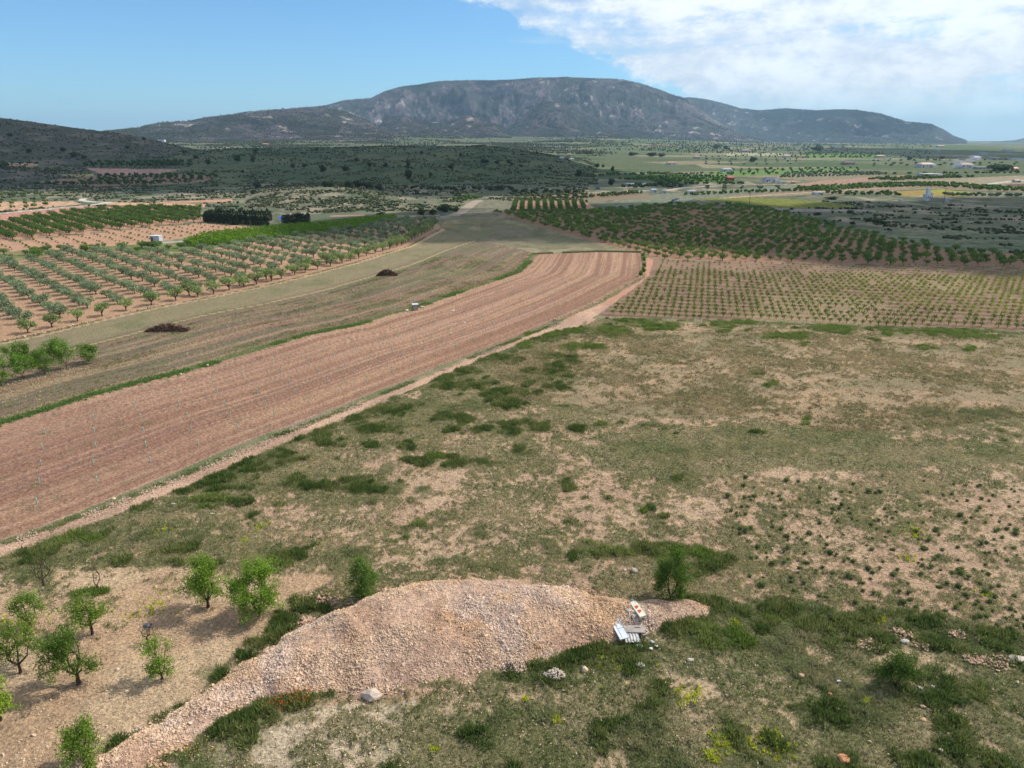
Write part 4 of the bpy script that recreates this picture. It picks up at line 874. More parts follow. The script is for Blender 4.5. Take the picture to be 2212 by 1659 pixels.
    for px, py, sx, sy, n, col in [(640, 1515, 32, 16, 90, C(214, 52, 34)), (610, 1530, 25, 12, 30, C(222, 70, 40)), (640, 1512, 40, 18, 40, C(226, 170, 60)), (420, 1625, 30, 12, 24, C(220, 120, 60)), (420, 1628, 60, 16, 60, C(206, 196, 70))]:
        q = G(px, py); k_ = mpp(q); P.append(q[:2] + r.normal(0, 1, (n, 2)) * (sx * k_, sy * k_ * 1.6) * .6); Cc.append(np.tile(col, (n, 1)))
    P = np.vstack(P); Cc = np.vstack(Cc); V, F, c = scatter_rocks(np.stack([P[:, 0], P[:, 1], gz(P[:, 0], P[:, 1]) + r.uniform(.16, .36, len(P))], 1), r.uniform(.02, .04, len(P)), r, Cc, .5)
    link('wildflowers', mesh_from('wildflowers', V, F, c), M_GRASS, kind='stuff', label="red and orange poppies scattered in the grass left of centre")
    P = []
    for px, py, sx, n in [(1208, 0, 0, 0)]: pass
    ys_ = [(1660, 1610, 34, 90), (1560, 1605, 26, 60), (1540, 1635, 14, 40), (1500, 1500, 18, 30), (1480, 1508, 20, 30), (1870, 1520, 6, 20), (1135, 1512, 7, 16), (1200, 1560, 8, 16), (1590, 1350, 12, 20), (330, 1310, 40, 60), (30, 1360, 40, 60), (1350, 1430, 60, 40), (560, 1140, 14, 20), (530, 1170, 10, 16), (345, 1148, 22, 30), (1970, 1150, 20, 30), (2130, 1285, 20, 20), (1970, 1210, 14, 16), (1905, 1345, 8, 14), (940, 1622, 6, 14)]
    for px, py, s_, n in ys_:
        q = G(px, py); k_ = mpp(q); P.append(q[:2] + r.normal(0, 1, (n, 2)) * (s_ * k_ * .6, s_ * k_ * .6))
    P = np.vstack(P); n = len(P)
    V, F, c = tufts(np.stack([P[:, 0], P[:, 1], gz(P[:, 0], P[:, 1])], 1), r.uniform(.12, .3, n), r.uniform(.05, .14, n), np.tile(C(172, 178, 52), (n, 1)) * r.uniform(.75, 1.2, n)[:, None], 7, r, .9)
    link('yellow_spurge', mesh_from('yellow_spurge', V, F, c), M_GRASS, kind='stuff', label="yellow green flowering spurge dotted through the grass")
build_grass()
# ------------------------------------------------------------ trees
def cards(P, size, cols, r, asp=.6, up=0.0):
    n = len(P); d = r.normal(size=(n, 3)); d[:, 2] += up; d /= np.linalg.norm(d, axis=1)[:, None]
    e = np.cross(d, r.normal(size=(n, 3))); e /= np.linalg.norm(e, axis=1)[:, None] + 1e-9
    s = np.broadcast_to(size, (n,))[:, None]; f = np.cross(d, e)
    V = np.stack([P - e * s, P - f * s * asp, P + e * s, P + f * s * asp], 1).reshape(-1, 3)
    return V, np.arange(len(V)).reshape(-1, 4), np.repeat(cols, 4, 0)
BARKC = C(92, 78, 66)
def skeleton(h, w, r, limbs=4, trunk=.24, lean=0., sub=3, twig=3, rt=.09, cen=.62, zr=.36, asym=(0, 0)):
    """trunk and limbs of an open-crowned fruit tree; returns MB and twig points"""
    mb = MB(); T = []; th = trunk * h
    top = np.array([lean * th, 0, th]); mb.tube([(0, 0, -.1), (lean * .3 * th, .02, th * .5), top], [rt * 1.25, rt, rt * .9], 7, BARKC, False)
    ph = r.uniform(0, 6.28)
    for i in range(limbs):
        a = ph + i * 2 * math.pi / limbs + r.normal(0, .3); q = r.uniform(.3, .55) * w / 2
        ex, ey = asym[0] * w * .3, asym[1] * w * .3
        p1 = np.array([math.cos(a) * q + ex * .5, math.sin(a) * q + ey * .5, h * r.uniform(.42, .56)]); mid = top * .5 + p1 * .5 + np.array([math.cos(a), math.sin(a), -.2]) * .08 * w
        mb.tube([top - (0, 0, .05), mid, p1], [rt * .72, rt * .55, rt * .42], 6, BARKC, False)
        for j in range(sub):
            b = a + r.normal(0, .9); zz = h * (cen + zr * r.uniform(-.75, 1)); k = math.sqrt(max(.05, 1 - ((zz / h - cen) / zr) ** 2)); rr = w / 2 * k * r.uniform(.55, .95)
            p2 = np.array([math.cos(b) * rr + ex, math.sin(b) * rr + ey, zz]); m2 = (p1 + p2) / 2 + r.normal(0, .05 * w, 3)
            mb.tube([p1, m2, p2], [rt * .40, rt * .26, rt * .12], 5, BARKC, False)
            for t in (.35, .6, .8, 1.0): T.append(p1 * (1 - t) + p2 * t + r.normal(0, .03, 3))
            for l in range(twig):
                p3 = p2 + r.normal(0, 1, 3) * (.16 * w, .16 * w, .10 * h); mb.tube([m2 * .4 + p2 * .6, p3], [rt * .14, rt * .05], 4, BARKC, False)
                for t in (.4, .7, 1.0): T.append((m2 * .4 + p2 * .6) * (1 - t) + p3 * t)
    return mb, np.array(T)
def leafcrown(T, n, size, sig, col, col2, r, zlim=None, asp=.55):
    i = r.integers(0, len(T), n); P = T[i] + r.normal(0, 1, (n, 3)) * sig
    cl = r.uniform(0, 1, len(T))[i] * .6 + r.uniform(0, 1, n) * .4
    cols = mixc(np.tile(col, (n, 1)), col2, cl) * r.uniform(.72, 1.22, n)[:, None]
    P[:, 2] = np.maximum(P[:, 2], .12)
    return cards(P, size * r.uniform(.6, 1.3, n), cols, r, asp, .5)
def near_tree(px, py, hp, wp, n, label, seed, cat="almond tree", col=(86, 114, 44), col2=(128, 152, 58), name='almond_tree', group=None, leaf=.058, sig=.115, xo=0, **kw):
    n = int(n * 1.7); r = np.random.default_rng(seed); p = G(px, py); wp *= (1 - .9 * abs(xo)); p[2] += float(micro(p[0], p[1])[0]); k = mpp(p); e = math.asin((HC - p[2]) / (k * FPX))
    h = hp * k / math.cos(e) * .93; w = wp * k * .78
    kw['trunk'] = kw.get('trunk', .24) * .72; kw['cen'] = kw.get('cen', .62) - .06; kw['zr'] = kw.get('zr', .36) + .05
    mb, T = skeleton(h, w, r, asym=(xo, 0), **kw)
    pr = dict(label=label, category=cat)
    if group: pr['group'] = group
    t = empty(name, p, **pr)
    link('trunk', mb.mesh('trunk', True), M_BARK, t)
    if n:
        V, F, c = leafcrown(T, n, leaf, sig, C(*col), C(*col2), r); link('crown', mesh_from('crown', V, F, c), M_LEAF, t)
    return t
GN = 'almond trees in the near orchard corner'
near_tree(450, 1312, 102, 112, 5200, "tall leafy almond tree, left one of the big pair", 1, group=GN, rt=.1, trunk=.2, xo=-.15, sig=.16)
near_tree(560, 1330, 106, 112, 8200, "densest and brightest almond tree, right one of the big pair", 2, group=GN, col=(108, 142, 50), col2=(150, 180, 70), rt=.09, trunk=.12, sub=4, cen=.55, zr=.42, sig=.18)
near_tree(200, 1371, 70, 92, 2100, "small umbrella shaped almond tree with bare trunk and flat top", 3, group=GN, rt=.085, trunk=.38, cen=.75, zr=.22, sig=.13, xo=-.1)
near_tree(170, 1478, 102, 118, 4400, "wide dark almond tree with forked trunk, second row from bottom left", 4, group=GN, col=(84, 112, 46), col2=(118, 142, 60), rt=.11, trunk=.27, cen=.6, zr=.38, sig=.16, xo=-.15)
near_tree(66, 1350, 60, 74, 1900, "hazy sparse almond tree near the left edge above the yellow flowers", 5, group=GN, col=(110, 130, 72), rt=.06, trunk=.12, cen=.55, sig=.17)
near_tree(44, 1452, 92, 108, 2100, "sparse spreading almond tree at left edge with gaps in its crown", 6, group=GN, rt=.085, trunk=.25, sig=.16, xo=.2)
near_tree(350, 1466, 80, 66, 1500, "narrow twiggy almond tree standing alone left of the gravel heap", 7, group=GN, rt=.06, trunk=.16, cen=.55, zr=.42, sig=.13)
near_tree(2, 1556, 78, 80, 1500, "bright almond tree cut by the left edge of the picture", 8, group=GN, col=(122, 148, 48), col2=(156, 176, 66), rt=.07, trunk=.25, sig=.15)
near_tree(186, 1656, 76, 82, 2700, "low bushy almond tree at the bottom beside the heap's tail", 9, group=GN, rt=.07, trunk=.12, cen=.52, zr=.42, sig=.15)
near_tree(784, 1299, 84, 72, 4200, "round leafy bush at the upper left rim of the gravel heap", 10, "bush", (92, 122, 56), (124, 150, 72), 'leafy_bush', rt=.05, trunk=.08, cen=.52, zr=.46, sub=4, sig=.19)
near_tree(1448, 1297, 100, 92, 5000, "tall many stemmed shrub growing out of the heap's right end", 12, "shrub", (78, 108, 44), (108, 136, 58), 'tall_shrub', rt=.06, trunk=.06, cen=.55, zr=.44, limbs=6, sig=.17)
near_tree(1934, 1486, 60, 68, 1900, "single rounded shrub standing in the grass at lower right", 13, "shrub", (64, 88, 38), (92, 114, 50), 'shrub', rt=.045, trunk=.1, cen=.55, zr=.42, sig=.16)
GB = 'bare dead almond trees'
near_tree(95, 1266, 54, 64, 0, "leafless grey tree standing nearest the track at left", 14, "dead tree", name='bare_tree', group=GB, rt=.07, trunk=.35, cen=.75, zr=.25, twig=5)
near_tree(212, 1278, 50, 34, 0, "small leafless tree with two upright limbs", 15, "dead tree", name='bare_tree', group=GB, rt=.06, trunk=.3, cen=.72, zr=.26, limbs=2)
near_tree(319, 1389, 48, 50, 0, "leafless tree with forked trunk between leafy almond trees", 16, "dead tree", name='bare_tree', group=GB, rt=.06, trunk=.38, cen=.75, zr=.24, limbs=3)
GL = 'almond trees in the block at the left edge'
for i, (px, py, hp, wp, lb) in enumerate([(3, 834, 56, 50, "almond tree cut by the left edge, nearest of its block"), (50, 819, 50, 44, "low almond tree second from the left in the front of its block"), (97, 809, 44, 40, "almond tree with pale trunk in the front middle of its block"), (144, 795, 56, 44, "tallest almond tree at the right end of the main block"), (192, 782, 34, 52, "open windswept almond tree standing alone right of its block"),
                                          (30, 790, 44, 44, "almond tree in the back row close to the left edge"), (72, 785, 44, 44, "almond tree in the middle of the back row of its block"), (116, 778, 42, 46, "almond tree at the right of the back row of its block"), (-30, 815, 50, 50, "almond tree mostly hidden beyond the left edge")]):
    near_tree(px, py, hp, wp, 1500, lb, 40 + i, group=GL, leaf=.09, sig=.2, rt=.06, trunk=.22, cen=.6, zr=.38, col=(82, 114, 44), col2=(116, 146, 58))

def nth(n): return f"{n}{'th' if 10 <= n % 100 <= 20 else {1: 'st', 2: 'nd', 3: 'rd'}.get(n % 10, 'th')}"
def proto_far(kind, seed):
    """low-detail tree for 120-350 m: (trunk mesh, crown mesh)"""
    r = np.random.default_rng(seed); mb = MB()
    if kind == 'olive':
        h, w, c1, c2, n, s = 2.6, 3.5, C(108, 126, 92), C(146, 158, 122), 560, .17
    elif kind == 'young':
        h, w, c1, c2, n, s = 2.7, 3.3, C(116, 134, 80), C(150, 164, 106), 460, .17
    elif kind == 'almond':
        h, w, c1, c2, n, s = 2.5, 3.5, C(80, 106, 50), C(116, 140, 66), 460, .18
    elif kind == 'almond2':
        h, w, c1, c2, n, s = 2.5, 3.6, C(66, 92, 44), C(98, 122, 58), 340, .19
    th = h * .2
    mb.tube([(0, 0, -.1), (r.normal(0, .05), 0, th * .6), (r.normal(0, .1), 0, th)], [.13, .10, .10], 6, BARKC, False)
    L_ = []
    nl = 7
    for i in range(nl):
        a = i * 6.28 / nl + r.normal(0, .3); q = w * .3 * r.uniform(.7, 1.15) if i else 0
        zc = h * r.uniform(.48, .74); c = np.array([math.cos(a) * q, math.sin(a) * q, zc]); L_.append((c, w * r.uniform(.19, .27)))
        mb.tube([(0, 0, th * .9), c * .55 + (0, 0, th * .35), c], [.06, .05, .03], 4, BARKC, False)
    P = []; t = []
    for c, rr in L_:
        m = n // nl; d = r.normal(size=(m, 3)); d /= np.linalg.norm(d, axis=1)[:, None]; P.append(c + d * rr * (r.uniform(size=(m, 1)) ** .35) * (1, 1, .85)); t.append(np.full(m, r.uniform(0, 1)))
    P = np.vstack(P); t = np.concatenate(t); hz = (P[:, 2] / h)
    cols = mixc(np.tile(c1, (len(P), 1)), c2, np.clip(t * .5 + r.uniform(0, .5, len(P)), 0, 1)) * r.uniform(.75, 1.2, len(P))[:, None]
    P[:, 2] = np.maximum(P[:, 2], h * .22)
    V, F, c = cards(P, s * r.uniform(.7, 1.3, len(P)), cols, r, .6, .3)
    tm = mb.mesh('trunk', True); tm.materials.append(M_BARK); cm = mesh_from('crown', V, F, c); cm.materials.append(M_LEAF)
    return tm, cm
PRO = {k: [proto_far(k, 100 + 10 * j + i) for i in range(5)] for j, k in enumerate(['olive', 'young', 'almond', 'almond2'])}
def inst_tree(kind, name, p, rz, sc, v, props):
    t = empty(name, p, rz, sc, **props)
    for nm, me in zip(('trunk', 'crown'), PRO[kind][v]):
        o = bpy.data.objects.new(nm, me); COL.objects.link(o); o.parent = t
    return t
def merged(kind, items, name, label, frac=1.0, mat=None):
    """items (x,y,z,rz,sc,variant) merged into one mass"""
    VV = []; FF = []; CC = []; off = 0
    data = []
    for tm, cm in PRO[kind]:
        n = len(cm.vertices); v = np.empty(n * 3, np.float32); cm.vertices.foreach_get("co", v); c = np.empty(n * 4, np.float32); cm.color_attributes["Col"].data.foreach_get("color", c)
        data.append((v.reshape(-1, 3)[:], c.reshape(-1, 4)[:, :3]))
    r = np.random.default_rng(3)
    for (x, y, z, rz, sc, v) in items:
        P, c = data[v]; m = len(P) // 4; k = np.arange(m) if frac >= 1 else r.choice(m, int(m * frac), False); idx = (k[:, None] * 4 + np.arange(4)).ravel()
        Q = P[idx]
        if frac < 1: ctr = Q.reshape(-1, 4, 3).mean(1, keepdims=True); Q = ((Q.reshape(-1, 4, 3) - ctr) * (1 / math.sqrt(frac)) + ctr).reshape(-1, 3)
        ca, sa = math.cos(rz), math.sin(rz); Q = np.stack([Q[:, 0] * ca - Q[:, 1] * sa, Q[:, 0] * sa + Q[:, 1] * ca, Q[:, 2]], 1) * sc + (x, y, z)
        VV.append(Q); CC.append(c[idx] * r.uniform(.85, 1.15)); FF.append(np.arange(len(Q)).reshape(-1, 4) + off); off += len(Q)
    link(name, mesh_from(name, np.vstack(VV), np.vstack(FF), np.vstack(CC)), mat or M_LEAF, kind='stuff', label=label)
def lattice(poly, az, a, b, org, jit=.25, seed=0, inset=0.):
    r = np.random.default_rng(seed); u = np.array([math.sin(az), math.cos(az)]); v = np.array([math.cos(az), -math.sin(az)]); c = np.array(org)
    D = (poly - c) @ np.stack([u, v], 1); i0, i1 = int(D[:, 0].min() / a) - 1, int(D[:, 0].max() / a) + 1; j0, j1 = int(D[:, 1].min() / b) - 1, int(D[:, 1].max() / b) + 1
    o = []
    for j in range(j0, j1 + 1):
        i = np.arange(i0, i1 + 1); P = c + i[:, None] * a * u + j * b * v + r.normal(0, jit, (len(i), 2)); k = inpoly(poly, P[:, 0], P[:, 1])
        for p, ii in zip(P[k], i[k]): o.append((p[0], p[1], j, ii))
    return o
def in_view(x, y, z=0, m=30):
    d = y * cp - (z - HC) * sp
    u = 1106 + FPX * x / max(d, 1); v = 829.5 - FPX * (y * sp + (z - HC) * cp) / max(d, 1)
    return -m < u < 2212 + m and v < 1700
def rank_rows(L_, az):
    rows = {}
    for k, q in enumerate(L_): rows.setdefault(q[2], []).append(k)
    out = {}
    for jn, j in enumerate(sorted(rows)):
        for n_, k in enumerate(sorted(rows[j], key=lambda k: math.hypot(L_[k][0], L_[k][1]))): out[k] = (jn + 1, n_ + 1)
    return out
rg = np.random.default_rng(77)
# olive grove
AZO, _ = azel(-480., 301.); AZO = float(AZO)
ol_poly = PLY['olive']
OL = [q for q in lattice(ol_poly, AZO, 4.5, 5.6, G(134, 637)[:2], .3, 1) if in_view(q[0], q[1])]
dOb = dpoly(LN['O'], np.array([q[0] for q in OL]), np.array([q[1] for q in OL]))
OL = [q for q, d in zip(OL, dOb) if d > 6.0]
OL.sort(key=lambda q: math.hypot(q[0], q[1])); rk = rank_rows(OL, AZO); rest = []
for k, q in enumerate(OL):
    z = float(terr(q[0], q[1])); rz = rg.uniform(0, 6.28); sc = rg.uniform(.68, .98); v = int(rg.integers(5))
    if k < 300:
        a, b = rk[k]
        inst_tree('olive', 'olive_tree', (q[0], q[1], z), rz, sc, v, dict(label=f"silvery olive tree, {nth(b)} from the near end of the {nth(a)} slanting row", category="olive tree", group="olive trees in slanting rows on pink soil"))
    else: rest.append((q[0], q[1], z, rz, sc, v))
if rest: merged('olive', rest, 'olive_grove_far_end', "far end of the silvery olive grove", .6)
# lighter trees along the lower edge of the grove
EL = LN['O']; seg = np.hypot(*np.diff(EL, axis=0).T); cum = np.concatenate([[0], np.cumsum(seg)]); n_ = 0
for row, off in ((0, 2.3), (1, 4.6)):
    s = 3.0 + row * 2
    while s < cum[-1] - 1:
        i = min(np.searchsorted(cum, s) - 1, len(seg) - 1); t = (s - cum[i]) / seg[i]; p = EL[i] * (1 - t) + EL[i + 1] * t; d = (EL[i + 1] - EL[i]) / seg[i]
        x, y = p[0] - d[1] * off, p[1] + d[0] * off; s += rg.uniform(3.4, 5.2)
        if not in_view(x, y) or (row == 1 and rg.uniform() < .55): continue
        n_ += 1
        inst_tree('young', 'young_tree', (x, y, float(terr(x, y))), rg.uniform(0, 6.28), rg.uniform(.85, 1.25), int(rg.integers(5)),
                  dict(label=f"lighter green young tree, {nth(n_)} from the left in {'the edge row' if row == 0 else 'the second row'} of the grove", category="tree", group="light green trees edging the olive grove"))
# upper left orchard
UL = [q for q in lattice(PLY['orchUL'], AZO, 3.3, 5.6, G(100, 490)[:2], .3, 3) if in_view(q[0], q[1])]
UL.sort(key=lambda q: math.hypot(q[0], q[1])); rk = rank_rows(UL, 0)
nA = 0
for k, q in enumerate(UL):
    a, b = rk[k]; inst_tree('almond2', 'orchard_tree', (q[0], q[1], float(terr(q[0], q[1]))), rg.uniform(0, 6.28), rg.uniform(.8, 1.1), int(rg.integers(5)),
        dict(label=f"upper left orchard tree, {nth(b)} from the near end of {nth(a)} slanting row", category="fruit tree", group="dark green orchard rows at upper left"))
# right orchard
tl, tr_ = G(1075, 460), G(1390, 546); AZR = math.atan2(tl[0] - tr_[0], tl[1] - tr_[1])
OR = [q for q in lattice(PLY['orchR'], AZR, 3.8, 4.1, tr_[:2], .35, 4) if in_view(q[0], q[1])]
OR.sort(key=lambda q: math.hypot(q[0], q[1])); rk = rank_rows(OR, 0); rest = []
for k, q in enumerate(OR):
    z = float(terr(q[0], q[1])); rz = rg.uniform(0, 6.28); sc = rg.uniform(.52, .86) * (.85 if rg.uniform() < .1 else 1); v = int(rg.integers(5))
    if rg.uniform() < .07: continue
    if k < 300:
        a, b = rk[k]
        inst_tree('almond', 'fruit_tree', (q[0], q[1], z), rz, sc, v, dict(label=f"green fruit tree behind the vineyard, {nth(b)} from the near end of {nth(a)} row", category="fruit tree", group="fruit trees in the orchard behind the vineyard"))
    else: rest.append((q[0], q[1], z, rz, sc * 1.05, v))
if rest: merged('almond', rest, 'orchard_far_rows', "crowded shaded rows at the back of the right orchard", .5)
# small striped orchard: hedge-like rows
MN = []
for i in range(10):
    p0 = G(778 + .336 * [985, 1040, 1090, 1145, 1195, 1240, 1290, 1340, 1385, 1440][i], 459 - max(0, i - 4) * 1.2)
    p1 = G(778 + .336 * [1005, 1045, 1095, 1140, 1185, 1230, 1280, 1325, 1370, 1420][i], 435)
    L_ = math.hypot(p1[0] - p0[0], p1[1] - p0[1]); m = int(L_ / 2.6); mb = []
    for j in range(m):
        t = (j + .5) / m; x, y = p0[0] + (p1[0] - p0[0]) * t, p0[1] + (p1[1] - p0[1]) * t
        inst_tree('almond2', 'row_tree', (x, y, float(terr(x, y))), rg.uniform(0, 6.28), rg.uniform(.62, .78), int(rg.integers(5)),
                  dict(label=f"tree in the small striped orchard, {nth(j + 1)} from the near end of {nth(i + 1)} row from left", category="fruit tree", group="rows of the small striped orchard")) if i < 4 or j % 1 == 0 else None
# scruffy band of trees between grove and saplings
SC = [(x, y) for x, y in zip(rg.uniform(-20, 490, 120), rg.uniform(528, 572, 120))]
k = 0
for px, py in SC:
    yl = np.interp(px, [0, 130, 270, 400, 492], [570, 548, 545, 540, 532]); yu = np.interp(px, [0, 150, 300, 400, 492], [546, 540, 529, 524, 526])
    if not (yu < py < yl + 4): continue
    p = G(px, py); k += 1; 
    inst_tree('almond', 'bushy_tree', p, rg.uniform(0, 6.28), rg.uniform(.55, 1.0), int(rg.integers(5)), dict(label=f"scruffy green bushy tree above the olive grove, {nth(sorted(q[0] for q in SC).index(px) + 1)} scrap along from the left", category="tree", group="scruffy trees above the olive grove"))

# ------------------------------------------------------------ vines
def vine_mesh(seed, n=70):
    r = np.random.default_rng(seed); P = r.normal(0, 1, (n, 3)) * (.2, .2, .15) + (0, 0, .55); P[:, 2] = np.clip(P[:, 2], .2, .95)
    cols = mixc(np.tile(C(92, 112, 48), (n, 1)), C(132, 142, 64), r.uniform(size=n)) * r.uniform(.75, 1.2, n)[:, None]
    return cards(P, r.uniform(.07, .14, n), cols, r, .8, .4)
VM = []
for i in range(4):
    V, F, c = vine_mesh(200 + i); cm = mesh_from('foliage', V, F, c); cm.materials.append(M_LEAF); mb = MB(); mb.tube([(0, 0, -.05), (.03, 0, .25), (0, .02, .5)], [.05, .04, .035], 5, BARKC); tm = mb.mesh('stem'); tm.materials.append(M_BARK); VM.append((cm, tm, V, F, c))
VL = [q for q in lattice(PLY['vine'], VAZ, VB, VA, G(1530, 690)[:2], .07, 6) if in_view(q[0], q[1])]
top = PW([(1412, 562), (1600, 567), (1900, 572), (2212, 577), (2500, 582)], False); lf = PW([(1290, 683), (1350, 638), (1402, 598), (1412, 562)], False)
xs = np.array([q[0] for q in VL]); ys = np.array([q[1] for q in VL]); dt = dpoly(top, xs, ys); dl = dpoly(lf, xs, ys)
VL2 = []
for q, d, e in zip(VL, dt, dl):
    if e < 1.2: continue
    if d < 20 and rg.uniform() < .35 * sstep(22, 10, d): continue
    if rg.uniform() < .06: continue
    VL2.append((q, d))
VL2.sort(key=lambda t: math.hypot(t[0][0], t[0][1])); rows = {}
for k, (q, d) in enumerate(VL2[:300]): rows.setdefault(q[3], []).append(k)
rn = {}
for a, i in enumerate(sorted(rows)):
    for b, k in enumerate(sorted(rows[i], key=lambda k: VL2[k][0][0])): rn[k] = (a + 1, b + 1)
VV = []; FF = []; CC = []; off = 0
for k, (q, d) in enumerate(VL2):
    z = float(terr(q[0], q[1])); sc = rg.uniform(.8, 1.15) * (1 - .38 * float(sstep(22, 10, d))); v = int(rg.integers(4)); rz = rg.uniform(0, 6.28)
    if k < 300:
        a, b = rn[k]; t = empty('grapevine', (q[0], q[1], z), rz, sc, label=f"low bush vine, {nth(b)} from the left in the {nth(a)} row from the grass", category="grapevine", group="bush vines in the vineyard")
        for nm, me in (('foliage', VM[v][0]), ('stem', VM[v][1])): o = bpy.data.objects.new(nm, me); COL.objects.link(o); o.parent = t
    else:
        V, F, c = VM[v][2:]; ca, sa = math.cos(rz), math.sin(rz); Q = np.stack([V[:, 0] * ca - V[:, 1] * sa, V[:, 0] * sa + V[:, 1] * ca, V[:, 2]], 1) * sc + (q[0], q[1], z)
        yel = float(sstep(1600, 2100, 1106 + FPX * q[0] / q[1])) * .35
        VV.append(Q); FF.append(F + off); CC.append((c * (1 - yel) + C(176, 176, 70) * yel) * rg.uniform(.85, 1.15)); off += len(Q)
link('vineyard_rows', mesh_from('vineyard_rows', np.vstack(VV), np.vstack(FF), np.vstack(CC)), M_LEAF, kind='stuff', label="further rows of low bush vines on pink furrowed soil")
# bright green crop strip above the grove (dense vine rows)
r = np.random.default_rng(9); P = PLY['greenb']; n = 30000; x = r.uniform(P[:, 0].min(), P[:, 0].max(), n * 3); y = r.uniform(P[:, 1].min(), P[:, 1].max(), n * 3); k = inpoly(P, x, y); x, y = x[k][:n], y[k][:n]; n = len(x)
uo = x * math.cos(AZO) - y * math.sin(AZO); k = np.sin(uo * 2 * math.pi / 3.4) > -.5; x, y = x[k], y[k]; n = len(x)
V, F, c = cards(np.stack([x, y, terr(x, y) + r.uniform(.3, 1.5, n)], 1), r.uniform(.18, .34, n), mixc(np.tile(C(92, 128, 38), (n, 1)), C(136, 164, 58), r.uniform(size=n)) * r.uniform(.8, 1.15, n)[:, None], r, .7, .8)
link('vine_foliage', mesh_from('vine_foliage', V, F, c), M_LEAF, kind='stuff', label="dense bright green strip of vine foliage above the olive grove")
# sapling rows on pink soil at upper left
SPm = []
for i in range(2):
    V, F, c = cards(np.random.default_rng(i).normal(0, 1, (26, 3)) * (.15, .15, .15) + (0, 0, .42), .15, np.tile(C(96, 116, 60), (26, 1)), np.random.default_rng(5), .7); me = mesh_from('sapling', V, F, c); me.materials.append(M_LEAF); SPm.append(me)
SPL = [q for q in lattice(PLY['sapl'], AZO, 3.6, 4.6, G(200, 520)[:2], .25, 12) if in_view(q[0], q[1])]; rk = rank_rows(SPL, 0)
for k, q in enumerate(SPL):
    if k >= 290: break
    a, b = rk[k]; o = bpy.data.objects.new('sapling', SPm[k % 2]); COL.objects.link(o); o.location = (q[0], q[1], float(terr(q[0], q[1]))); s_ = rg.uniform(.7, 1.5); o.scale = (s_, s_, s_)
    o['label'] = f"small sapling on bare pink soil, {nth(b)} from the near end of {nth(a)} row from left"; o['category'] = "sapling"; o['group'] = "saplings in the pink field at upper left"

# ------------------------------------------------------------ cypresses, lone trees, bushes
def cyp(seed):
    r = np.random.default_rng(seed); n = 260; z = r.uniform(.02, 1, n); rr = .15 * np.sin(np.clip(z * 1.05 + .12, 0, 1.12) / 1.12 * math.pi) ** .5 * r.uniform(.75, 1.05, n); a = r.uniform(0, 6.28, n)
    return cards(np.stack([rr * np.cos(a), rr * np.sin(a), z], 1), .05, mixc(np.tile(C(38, 50, 34), (n, 1)), C(62, 74, 48), r.uniform(size=n)), r, .7, .3)
CY = []
for i in range(3): V, F, c = cyp(i); me = mesh_from('cypress', V, F, c); me.materials.append(M_LEAF); CY.append(me)
def bush_mesh(seed, n=170, c1=(48, 62, 40), c2=(84, 96, 58), lf=1.0):
    r = np.random.default_rng(seed); d = r.normal(size=(n, 3)); d /= np.linalg.norm(d, axis=1)[:, None]; P = d * (.5, .5, .45) * r.uniform(.6, 1.05, (n, 1)) + (0, 0, .5); P[:, :2] += .12 * np.sin(P[:, 2:3] * 9 + seed)
    P[:, 2] = np.maximum(P[:, 2], .03)
    V, F, c = cards(P, r.uniform(.08, .16, n) * lf, mixc(np.tile(C(*c1), (n, 1)), C(*c2), r.uniform(size=n)) * r.uniform(.8, 1.2, n)[:, None], r, .7, .3)
    core = ICO_V * (.40, .40, .36) * r.uniform(.85, 1.1, (12, 1)) + (0, 0, .42); q = ICO_F[:, [0, 1, 2, 2]] + len(V)
    return np.vstack([V, core]), [F, ICO_F + len(V)], np.vstack([c, np.tile(C(*c1), (12, 1))])
BU = []
for i in range(4): V, F, c = bush_mesh(i); me = mesh_from('tree', V, F, c); me.materials.append(M_LEAF); BU.append(me)
def place(me, name, p, sc, rz, **props):
    o = bpy.data.objects.new(name, me); COL.objects.link(o); o.location = [float(v) for v in p]; o.scale = sc if isinstance(sc, tuple) else (sc,) * 3; o.rotation_euler = (0, 0, rz)
    for k, v in props.items(): o[k] = v
    return o
k = 0
for (x0, y0, x1, y1, n, h0, h1, wh) in [(443, 480, 512, 486, 22, 3.2, 4.0, 'front left'), (512, 484, 580, 489, 22, 3.2, 3.8, 'front right'), (470, 474, 585, 477, 20, 3.4, 5.0, 'back'), (612, 484, 668, 482, 20, 3.2, 4.0, 'right hand'), (444, 479, 460, 472, 6, 3.4, 4, 'left side')]:
    for i in range(n):
        t = i / (n - 1); p = G(x0 + (x1 - x0) * t, y0 + (y1 - y0) * t); k += 1; h = rg.uniform(h0, h1)
        place(CY[k % 3], 'cypress', p, (h * 1.15, h * 1.15, h), rg.uniform(0, 6), label=f"dark cypress, {nth(i + 1)} from the left in the {wh} line of the hedge", category="cypress", group="cypresses round the blue roofed house")
